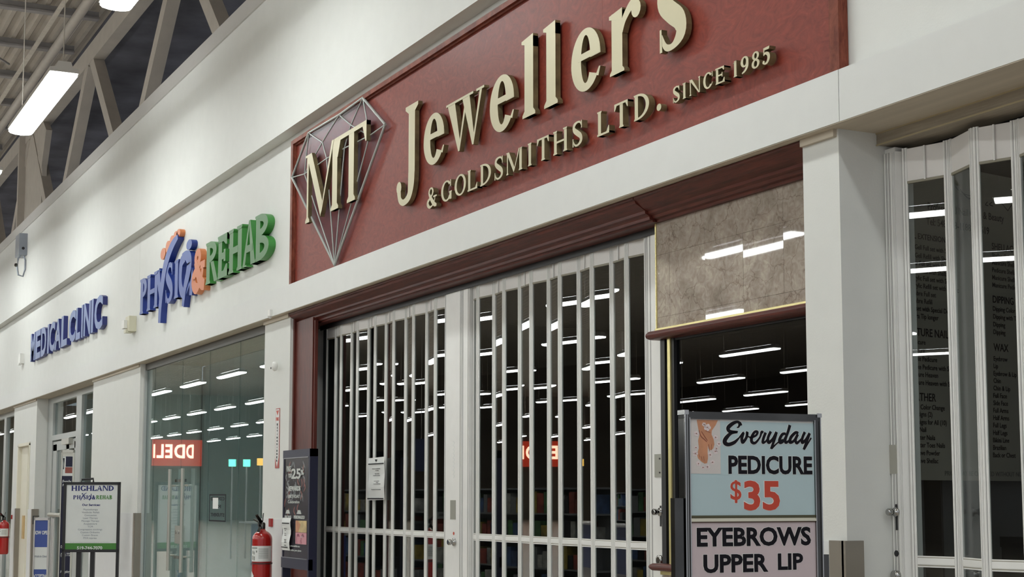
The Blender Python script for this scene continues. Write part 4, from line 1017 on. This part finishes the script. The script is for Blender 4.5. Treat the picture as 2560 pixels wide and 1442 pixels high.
add_text('poster_lettering', HF, [('519-744-7070', hx - .01, 1.042, .034, 1.05)], POSTW, sp, .03, .002)

# now-open banner stand
no = empty('sign_stand', (-17.95, -.75, 0), 'silver framed blue and white NOW OPEN banner stand left of the services sign', 'sign stand')
A = Vector((-18.28, -.76, 0)); NF = Frame(A, (.45, .89, 0)); 
z1 = 1.375
mb = MB(NF); Wn = .175
mb.box(0, Wn, z1 - .03, z1, -.012, .01); mb.box(0, .014, .1, z1, -.012, .01); mb.box(Wn - .016, Wn, .1, z1, -.012, .01); mb.box(Wn + .012, Wn + .022, .1, z1, -.03, -.01); mb.box(Wn + .03, Wn + .042, .1, z1 - .01, -.03, -.01)
mb.build('frame', SILVER, no)
MB(NF).box(-.03, Wn + .05, 0, .1, -.12, .1).build('base', SILVER, no)
MB(NF).box(-.022, -.012, 1.30, 1.395, -.02, -.01).box(-.022, .05, 1.385, 1.395, -.02, -.01).build('hook', BLACK, no)
b = MB(NF).box(.014, Wn - .016, .1, z1 - .03, -.006, 0).build('banner', POSTW, no)
BB = mat('banner_blue', (.05, .085, .30), .25)
MB(NF).box(.014, Wn - .016, 1.04, z1 - .032, 0, .001).build('blue_field', BB, b)
MB(NF).box(.014, Wn - .016, .5, .79, 0, .001).build('blue_field', BB, b)
add_text('banner_lettering', NF, [('NOW OPEN', Wn / 2, 1.185, .042, .58)], POSTW, b, .03, .0015)
add_text('banner_lettering', NF, [('Walk-In Clinic', Wn / 2, .925, .024, .75)], GREYINK, b, .02, .0012)
add_text('banner_lettering', NF, [('ACCEPTING', Wn / 2, .695, .04, .56)], POSTW, b, .03, .0015)
# tall narrow banner behind the services sign
tb = empty('sign_stand', (-20.1, -.05, 0), 'tall narrow white and navy banner stand by the clinic door', 'sign stand')
A = Vector((-20.06, -.16, 0)); TF = Frame(A, (.35, .935, 0)); Wt = .165
mb = MB(TF); mb.box(0, Wt, 2.17, 2.205, -.012, .01); mb.box(0, .012, .05, 2.205, -.012, .01); mb.box(Wt - .022, Wt, .05, 2.205, -.012, .01); mb.box(.012, Wt - .02, 2.125, 2.17, -.01, .004); mb.box(-.05, Wt + .05, 0, .05, -.12, .12)
mb.build('frame', mat('cream_frame', (.60, .59, .54), .4), tb)
b = MB(TF).box(.012, Wt - .02, .05, 2.125, -.008, 0).build('banner', PAPER, tb)
MB(TF).box(.055, Wt - .026, 1.99, 2.12, 0, .001).build('picture_block', NAVYF, b)
MB(TF).box(.05, Wt - .026, 1.91, 1.985, 0, .001).build('picture_block', mat('banner_red', (.28, .07, .05), .4), b)
MB(TF).box(.012, Wt - .02, .6, 1.875, 0, .001).build('navy_field', NAVYF, b)
brush(MB(TF), [(.03, 2.10, .02), (.033, 2.02, .008), (.03, 1.96, .012)], 0, .001).build('line_drawing', INK, b)
add_text('banner_lettering', TF, [('Family', Wt / 2 - .005, 1.79, .035, .9), ('Practice', Wt / 2 - .005, 1.745, .03, .8), ('Our Medical', Wt / 2, .97, .036, .5), ('(519) 772', Wt / 2, .87, .04, .55), ('Accepting', Wt / 2, .66, .035, .6)], POSTW, b, .02, .0015)

# dark poster stand in front of the pier beside the mahogany frame
ds = empty('poster_stand', (-10.62, -.2, 0), 'navy framed poster stand with small receipts and pictures beside the left folding gate', 'poster stand')
A = Vector((-10.95, -.19, 0)); DF = Frame(A, (1, 0, 0)); Wd = .60; zt = 1.945
mb = MB(DF)
mb.box(0, .026, .05, zt, -.06, .0); mb.box(Wd - .030, Wd, .05, zt, -.06, .0); mb.box(0, Wd, zt - .055, zt, -.06, .002); mb.box(0, Wd, 1.095, 1.17, -.03, .006); mb.box(-.05, Wd + .05, 0, .05, -.25, .2)
mb.build('frame', NAVYF, ds)
MB(DF).box(.026, Wd - .03, zt - .062, zt - .055, -.01, .004).box(.026, Wd - .03, 1.168, 1.172, .0, .008).build('frame_lip', mat('lip_grey', (.25, .25, .28), .3), ds)
p = MB(DF).box(.026, Wd - .03, 1.17, zt - .055, -.012, -.004).build('poster', mat('poster_collage', (.022, .018, .026), .25, var=.9, vscale=9), ds)
mb = MB(DF)
random.seed(4)
for k in range(26):
    a = random.uniform(.06, Wd - .12); z = random.uniform(1.60, 1.87); brush(mb, [(a, z, .012), (a + random.uniform(-.05, .05), z - .02, .018), (a + random.uniform(-.06, .06), z - .05, .006)], -.004, -.0035)
mb.build('poster_shapes', mat('collage_grey', (.16, .17, .18), .3), p)
mb = MB(DF)
for k in range(14):
    a = random.uniform(.04, Wd - .1); z = random.uniform(1.50, 1.86); brush(mb, [(a, z, .012), (a + random.uniform(-.03, .03), z - .03, .016), (a + random.uniform(-.03, .03), z - .06, .006)], -.004, -.0033)
mb.build('poster_shapes', mat('collage_rose', (.22, .07, .06), .3), p)
mb = MB(DF)
mb.lathe(DF((.27, 1.772, -.003)), [(.05, 0), (.05, -.002)], 20, 'y'); text_into(mb, '25', .19, .40, 1.735, 1.81, -.002, .0, .03); text_into(mb, '%', .40, .47, 1.76, 1.80, -.002, 0, .03)
text_into(mb, 'MAKE', .08, .18, 1.79, 1.83, -.002, 0, .02); text_into(mb, 'YOUR', .12, .2, 1.745, 1.775, -.002, 0, .02)
text_into(mb, 'REWARDS', .13, .40, 1.648, 1.685, -.002, 0, .05); text_into(mb, 'BIRTHDAY', .13, .39, 1.598, 1.622, -.002, 0, .02); text_into(mb, 'Celebration', .12, .38, 1.560, 1.582, -.002, 0, .01)
for a in (.115, .37): mb.prism([(a - .045, 1.485), (a + .055, 1.485), (a + .03, 1.512), (a - .02, 1.512)], -.002, 0)
text_into(mb, 'BROWS', .05, .20, 1.45, 1.472, -.002, 0, .03); text_into(mb, 'PERSONALIZED', .26, .50, 1.45, 1.474, -.002, 0, .03)
text_into(mb, 'Inquire within to', .14, .40, 1.245, 1.262, -.002, 0, .02); text_into(mb, 'customize your piece', .13, .43, 1.215, 1.232, -.002, 0, .02)
mb.build('poster_lettering', mat('collage_white', (.55, .58, .56), .3), p)
MB(DF).box(.30, Wd - .062, 1.355, 1.438, -.004, -.002).build('picture', mat('gold_picture', (.55, .42, .20), .4, var=.35, vscale=18), p)
mb = MB(DF); mb.prism([(.30, 1.438), (.345, 1.438), (.41, 1.41), (.36, 1.355), (.30, 1.355)][::-1], -.002, -.0015); mb.build('picture_skin', SKIN, p)
MB(DF).box(.30, Wd - .062, 1.272, 1.353, -.004, -.002).build('picture', mat('pink_picture', (.60, .27, .32), .4), p)
mb = MB(DF)
for a in (.36, .46): mb.prism([(a - .035, 1.325), (a + .035, 1.325), (a + .01, 1.345), (a - .015, 1.345)], -.002, -.001); brush(mb, [(a - .03, 1.323, .006), (a - .035, 1.30, .006), (a - .02, 1.275, .004)], -.002, -.001)
mb.box(.408, .414, 1.272, 1.30, -.002, -.001); mb.build('picture_drawing', mat('maroon_print', (.25, .06, .10), .4), p)
add_text('receipt_print', DF, [('SMILE', .44, 1.317, .014, 1.2)], mat('pale_pink_print', (.7, .5, .55), .4), p, .02, 0)
rc_ = empty('paper_receipt', (-10.8, -.2, 1.2), 'long white paper receipt taped on the navy poster stand', 'receipt')
RF = Frame(Vector((-10.95, -.196, 0)), (1, 0, 0))
vs = []; n = 8
for i in range(n + 1):
    z = 1.455 - .235 * i / n; c = .004 + .005 * math.sin(i * 1.3); vs += [(.035 - .01 * (i / n), z, c), (.235 - .03 * (i / n), z + .001, c + .001)]
MB(RF).add(vs, [(2 * i, 2 * i + 1, 2 * i + 3, 2 * i + 2) for i in range(n)]).build('sheet', PAPER, rc_)
mb = MB(RF); mb.box(.045, .21, 1.412, 1.419, .0115, .012); mb.box(.035, .18, 1.240, 1.246, .0115, .012)
for body, z in [('Individual Sheet', 1.375), ('Prices', 1.362), ('WATCH', 1.338), ('BATTERIES', 1.326), ('JEWELLERY', 1.295), ('REPAIR', 1.285), ('WARRANTY', 1.275), ('Thank You', 1.255)]:
    text_into(mb, body, .125, 1.2, z, z + .006, .0115, .012, .02, keep='c')
mb.build('print', INK, rc_)

# ================================================================== NAIL SHOP BEHIND THE RIGHT-HAND GATE
k_ = .933
MF = Frame(Vector((-4.85, .482, 0)), (-.167, .986, 0))
mn = empty('menu_board', (-4.9, .8, 1.6), 'tall beige board listing nail services behind the right-hand gate', 'menu board')
zz = lambda z: 1.6 + (z - 1.6) * k_
MB(MF).box(-.05, 1.10, zz(1.676), 2.99, -.01, 0).build('board', MENUBG, mn)
T1 = [('Professional Nail Care & Beauty', .125, 2.873, .034, 1.0, 'l'), ('Tel: 548-883-1188      519', .112, 2.804, .034, 1.0, 'l')]
col1 = [('NAIL EXTENSION', -.035, 2.734, .026, 1), ('Gell Full set with Shellac', .03, 2.687, .022, .95), ('Gell Refill with Shellac', .03, 2.650, .022, .95), ('Solar Full set with Shellac', -.01, 2.616, .022, .95), ('Solar Refill with Shellac', -.01, 2.583, .022, .95), ('Acrylic Full set with Shellac', -.01, 2.550, .022, .95), ('Acrylic Refill set with Shellac', -.01, 2.516, .022, .95),
        ('Ombre Full set', -.01, 2.482, .022, .95), ('Ombre Refill', -.01, 2.449, .022, .95), ('Full set with Special Designs', -.02, 2.415, .022, .95), ('Extra Tip longer', -.01, 2.381, .022, .95),
        ('SIGNATURE NAIL', -.10, 2.304, .036, .9), ('Manicure', -.02, 2.267, .022, .95), ('Pedicure', -.02, 2.230, .022, .95), ('Deluxe Pedicure', -.03, 2.194, .022, .95), ('Deluxe Pedicure with Shellac', -.03, 2.158, .022, .95), ('Pedicure Heaven', -.03, 2.125, .022, .95), ('Pedicure Heaven with Shellac', -.03, 2.090, .022, .95),
        ('FURTHER', -.04, 2.02, .036, .9), ('Color Change', .04, 1.983, .022, .95), ('Designs (2)', -.01, 1.952, .022, .95), ('Designs for All (10)', -.01, 1.918, .022, .95), ('Nail', .03, 1.885, .022, .95), ('Glitter Nails', -.01, 1.851, .022, .95), ('Glitter Toes Nails', -.01, 1.818, .022, .95), ('Remove Powder', -.03, 1.784, .022, .95), ('Remove Shellac', -.03, 1.750, .022, .95)]
col2 = [('SHELLAC', .572, 2.737, .032, .9), ('Shellac Color', .57, 2.700, .022, .95), ('Manicure Shellac', .57, 2.667, .022, .95), ('Pedicure Shellac', .57, 2.632, .022, .95), ('Manicure Shellac', .568, 2.597, .022, .95), ('Manicure Pedicure', .568, 2.562, .022, .95),
        ('DIPPING', .567, 2.490, .034, .9), ('Dipping Color', .566, 2.452, .022, .95), ('Dipping with Tips', .566, 2.416, .022, .95), ('Dipping', .565, 2.38, .022, .95), ('Dipping', .565, 2.345, .022, .95), ('WAX', .562, 2.268, .036, .9)]
wl = ['Eyebrow', 'Lip', 'Eyebrow & Lip', 'Chin', 'Chin & Lip', 'Full Face', 'Side Face', 'Full Arms', 'Half Arms', 'Full Legs', 'Half Legs', 'Bikini Line', 'Brazilian', 'Back or Chest']
col2 += [(s_, .56 - .002 * i, 2.222 - .0338 * i, .022, .95) for i, s_ in enumerate(wl)]
add_text('board_lettering', MF, [(b, a * k_, zz(z), h * k_, sx * .9, 'l') for b, a, z, h, sx, _ in T1] + [(b, a * k_, zz(z), h * k_, sx, 'l') for b, a, z, h, sx in col1 + col2], INK, mn, .012, .001)
add_text('board_lettering', MF, [('PRICES MAY BE CHANGED WITHOUT NOTICE', .18, zz(1.697), .020, 1.0, 'l')], mat('grey_print', (.12, .12, .11), .5), mn, .0, .001)
mb = MB(MF); brush(mb, [(.33, zz(2.99), .006), (.39, zz(2.955), .006), (.44, zz(2.99), .005)], .001, .0015); brush(mb, [(.30, zz(3.0), .003), (.33, zz(2.98), .004), (.40, zz(2.97), .003), (.45, zz(3.0), .003)], .001, .0015)
for st in [[(.55, 2.955), (.535, 2.94), (.555, 2.938)], [(.585, 2.958), (.565, 2.945), (.59, 2.94)], [(.65, 2.965), (.70, 2.93)], [(.70, 2.93), (.73, 2.962)], [(.74, 2.945), (.76, 2.93)]]:
    brush(mb, [(a * k_, zz(z), .004) for a, z in st], .001, .0015)
mb.build('board_emblem', INK, mn)
ct = empty('display_shelf', (-4.3, 1.0, 0), 'dark shelf behind the right-hand gate carrying black boxes', 'shelf')
MB().box(-4.9, -3.2, .75, 1.35, 1.30, 1.335).build('shelf_top', ROOMDARK, ct); MB().box(-4.9, -3.2, 1.2, 1.33, 0, 1.30).build('shelf_back', ROOMDARK, ct)
def blackbox(x, y, z, w, d_, h, label):
    b = empty('gift_box', (x, y, z), label, 'box', 'black boxes on the shelf')
    MB().box(x, x + w, y, y + d_, z, z + h * .62).build('box_base', mat('matte_black', (.02, .02, .022), .3), b)
    MB().box(x - .004, x + w + .004, y - .004, y + d_ + .004, z + h * .62, z + h).build('box_lid', BLACK, b)
blackbox(-4.72, .80, 1.335, .12, .3, .11, 'black box standing on the shelf under the menu board')
blackbox(-4.44, .80, 1.335, .30, .25, .085, 'wide black box on the shelf left of the picture card')
cd = empty('picture_card', (-4.66, 1.12, 1.335), 'tilted card with orange and rose pictures leaning on the shelf', 'picture card')
KF = Frame(Vector((-4.57, 1.12, 1.337)), (.1, .99, 0), (-.12, .0, 1))
MB(KF).box(0, .17, .0, .27, -.006, 0).build('card', mat('card_frame', (.30, .28, .26), .5), cd)
MB(KF).box(.006, .13, .17, .255, 0, .001).box(.006, .13, .0, .09, 0, .001).build('picture', mat('orange_picture', (.42, .22, .10), .4, var=.3, vscale=40), cd)
MB(KF).box(.006, .13, .10, .165, 0, .001).build('picture', mat('rose_picture', (.12, .05, .06), .4, var=.9, vscale=60), cd)
MB(KF).box(.135, .165, .0, .27, 0, .001).build('card_edge', mat('rose_edge', (.35, .12, .14), .4), cd)

# ================================================================== THE STORE ACROSS THE MALL (seen mirrored in the glass)
rs = empty('store_sign', (-109.8, -23, 5), 'red illuminated deli sign on the far end wall, mirrored in the glass shopfront', 'sign')
EF = Frame((XE + .05, 0, 0), (0, 1, 0))
KY = lambda y: 4.24 - (4.24 - y) * 1.775
KZ = lambda z: 1.6 + (z - 1.6) * 1.775
MB(EF).box(-25.5, -21.9, 3.87, 5.74, 0, .1).build('board', REDSIGN, rs)
for ch, a, c in (('D', -24.88, -24.35), ('D', -24.25, -23.48), ('E', -23.34, -22.83), ('L', -22.71, -22.22), ('I', -22.10, -21.97)):
    o1 = MB(EF); text_into(o1, ch, a, c, 4.42, 5.41, .11, .14, .03); o1.build('letter', LITLET, rs)
# shelving units
shelfmat = mat('shelf_grey', (.20, .21, .22), .5)
prod = [mat('goods_%s' % n, c, .5, var=.6, vscale=9) for n, c in (('blue', (.05, .10, .22)), ('red', (.30, .06, .04)), ('yellow', (.40, .30, .06)), ('green', (.08, .20, .08)), ('white', (.35, .35, .33)))]
def gondola(x, y, L=4.0):
    g = empty('shelving_unit', (x, y, 0), 'store shelving unit full of small goods, mirrored in the shop glass', 'shelf', 'shelving units across the mall')
    MB().box(x - L / 2, x + L / 2, y - .45, y + .45, 0, .15).build('plinth', shelfmat, g); MB().box(x - L / 2, x + L / 2, y - .02, y + .02, .15, 1.75).build('back_panel', shelfmat, g)
    for z in (.55, .95, 1.35, 1.72): MB().box(x - L / 2, x + L / 2, y - .40, y + .40, z, z + .025).build('shelf_board', shelfmat, g)
    for j, z in enumerate((.15, .575, .975, 1.375)):
        mb = MB(); a = x - L / 2 + .05; random.seed(int(x * 7 + y * 3 + j))
        while a < x + L / 2 - .2:
            w_ = random.uniform(.08, .2); h_ = random.uniform(.18, .34); mb.box(a, a + w_, y - .38, y + .38, z, z + h_, random.randrange(7)); a += w_ + .01
        o = mb.build('goods', prod + [shelfmat, BLACK], g); o['kind'] = 'stuff'
    return g
for i, (x, y) in enumerate([(-19, -9.5), (-24, -9.5), (-29, -9.5), (-19, -13), (-25, -13), (-31, -13), (-37, -10.5), (-43, -10.5), (-36, -16), (-44, -17)]): gondola(x, y)
def aisle_sign(x, y, z, num, lab):
    t = empty('aisle_sign', (x, y, z), lab, 'sign')
    MB().box(x - .02, x + .02, y - .45, y + .45, z, z + .62).build('panel', NAVYSIGN, t)
    f_ = Frame((x + .021, y - .45, z), (0, 1, 0)); mb = MB(f_); text_into(mb, num, .3, .62, .16, .48, 0, .004, .03); mb.build('numeral', POSTW, t)
    MB().tube([(x, y - .3, z + .62), (x, y - .3, 8.95)], .006, 5).tube([(x, y + .3, z + .62), (x, y + .3, 8.95)], .006, 5).build('hanger', STEEL, t)
aisle_sign(-24.9, -11.5, 2.1, '8', 'navy hanging aisle sign with a white 8, mirrored in the display window')
aisle_sign(-33.5, -12.0, 2.3, '10', 'two-digit navy aisle sign mirrored faintly in the folding gate panels')
def lane_light(x, y, z, m, lab):
    t = empty('checkout_light', (x, y, 0), lab, 'lane light'); MB().tube([(x, y, 0), (x, y, z)], .02, 8).build('pole', SILVER, t); MB().box(x - .03, x + .03, y - .088, y + .088, z, z + .19).build('light_box', m, t)
lane_light(-40, -7.566, 2.425, GREENLIT, 'left green-lit checkout lane light mirrored in the glass doors')
lane_light(-40, -7.96, 2.425, GREENLIT, 'right green-lit checkout lane light mirrored in the glass doors')
lane_light(-40, -8.34, 2.46, AMBERLIT, 'amber-lit checkout lane light mirrored in the glass doors')
def banner(x, y, w_, z0, z1, m, lab):
    t = tag(MB().box(XE, XE + .06, KY(y - w_ / 2), KY(y + w_ / 2), KZ(z0), KZ(z1)).build('wall_banner', m), lab, 'banner')
banner(-61.9, -24, 3.2, 2.4, 6.0, mat('banner_orange', (.62, .12, .05), .6), 'tall orange-red banner on the far end wall')
banner(-61.9, -29, 5.0, 2.4, 6.4, NAVYSIGN, 'wide navy banner on the far end wall')
banner(-61.9, -20, 2.2, 2.2, 5.4, mat('banner_grey', (.40, .44, .44), .6), 'pale grey banner on the far end wall')
banner(-61.9, -34, 3.2, 2.4, 5.4, mat('banner_yellow', (.45, .35, .10), .6), 'mustard yellow banner on the far end wall')
sc = empty('service_counter', (-30, -6.3, 0), 'long blue store counter mirrored low in the gate panels', 'counter')
MB().box(-36, -22, -7.3, -6.9, 0, 1.0).build('front', BLUEPANEL, sc); MB().box(-36, -22, -7.35, -6.6, 1.0, 1.04).build('top', SILVER, sc)
# inside the glass shop
cl = struct('wall_shop_column', bx(-15.9, -15.3, 2.2, 2.8, 0, 3.04), WALL)
pt = empty('wall_picture', (-12.40, 2.4, 1.6), 'large picture of autumn trees under a blue sky behind the glass', 'picture')
PFm = Frame((-16.60, 1.9, 0), (0, 1, 0))
MB(PFm).box(0, 2.2, 1.2, 2.6, 0, .03).build('frame', NAVYF, pt)
MB(PFm).box(.04, 2.16, 2.0, 2.56, .03, .035).build('sky', mat('picture_sky', (.03, .07, .28), .4), pt)
MB(PFm).box(.04, 2.16, 1.24, 2.0, .03, .036).build('foliage', mat('picture_leaves', (.35, .12, .03), .5, var=.95, vscale=7), pt)
SC.view_settings.view_transform = "Standard"; SC.view_settings.look = "None"; SC.view_settings.exposure = 0.85; SC.view_settings.gamma = 1
w = bpy.data.worlds.new("world"); SC.world = w; w.use_nodes = True; w.node_tree.nodes["Background"].inputs[0].default_value = (.9, .93, 1, 1); w.node_tree.nodes["Background"].inputs[1].default_value = .3
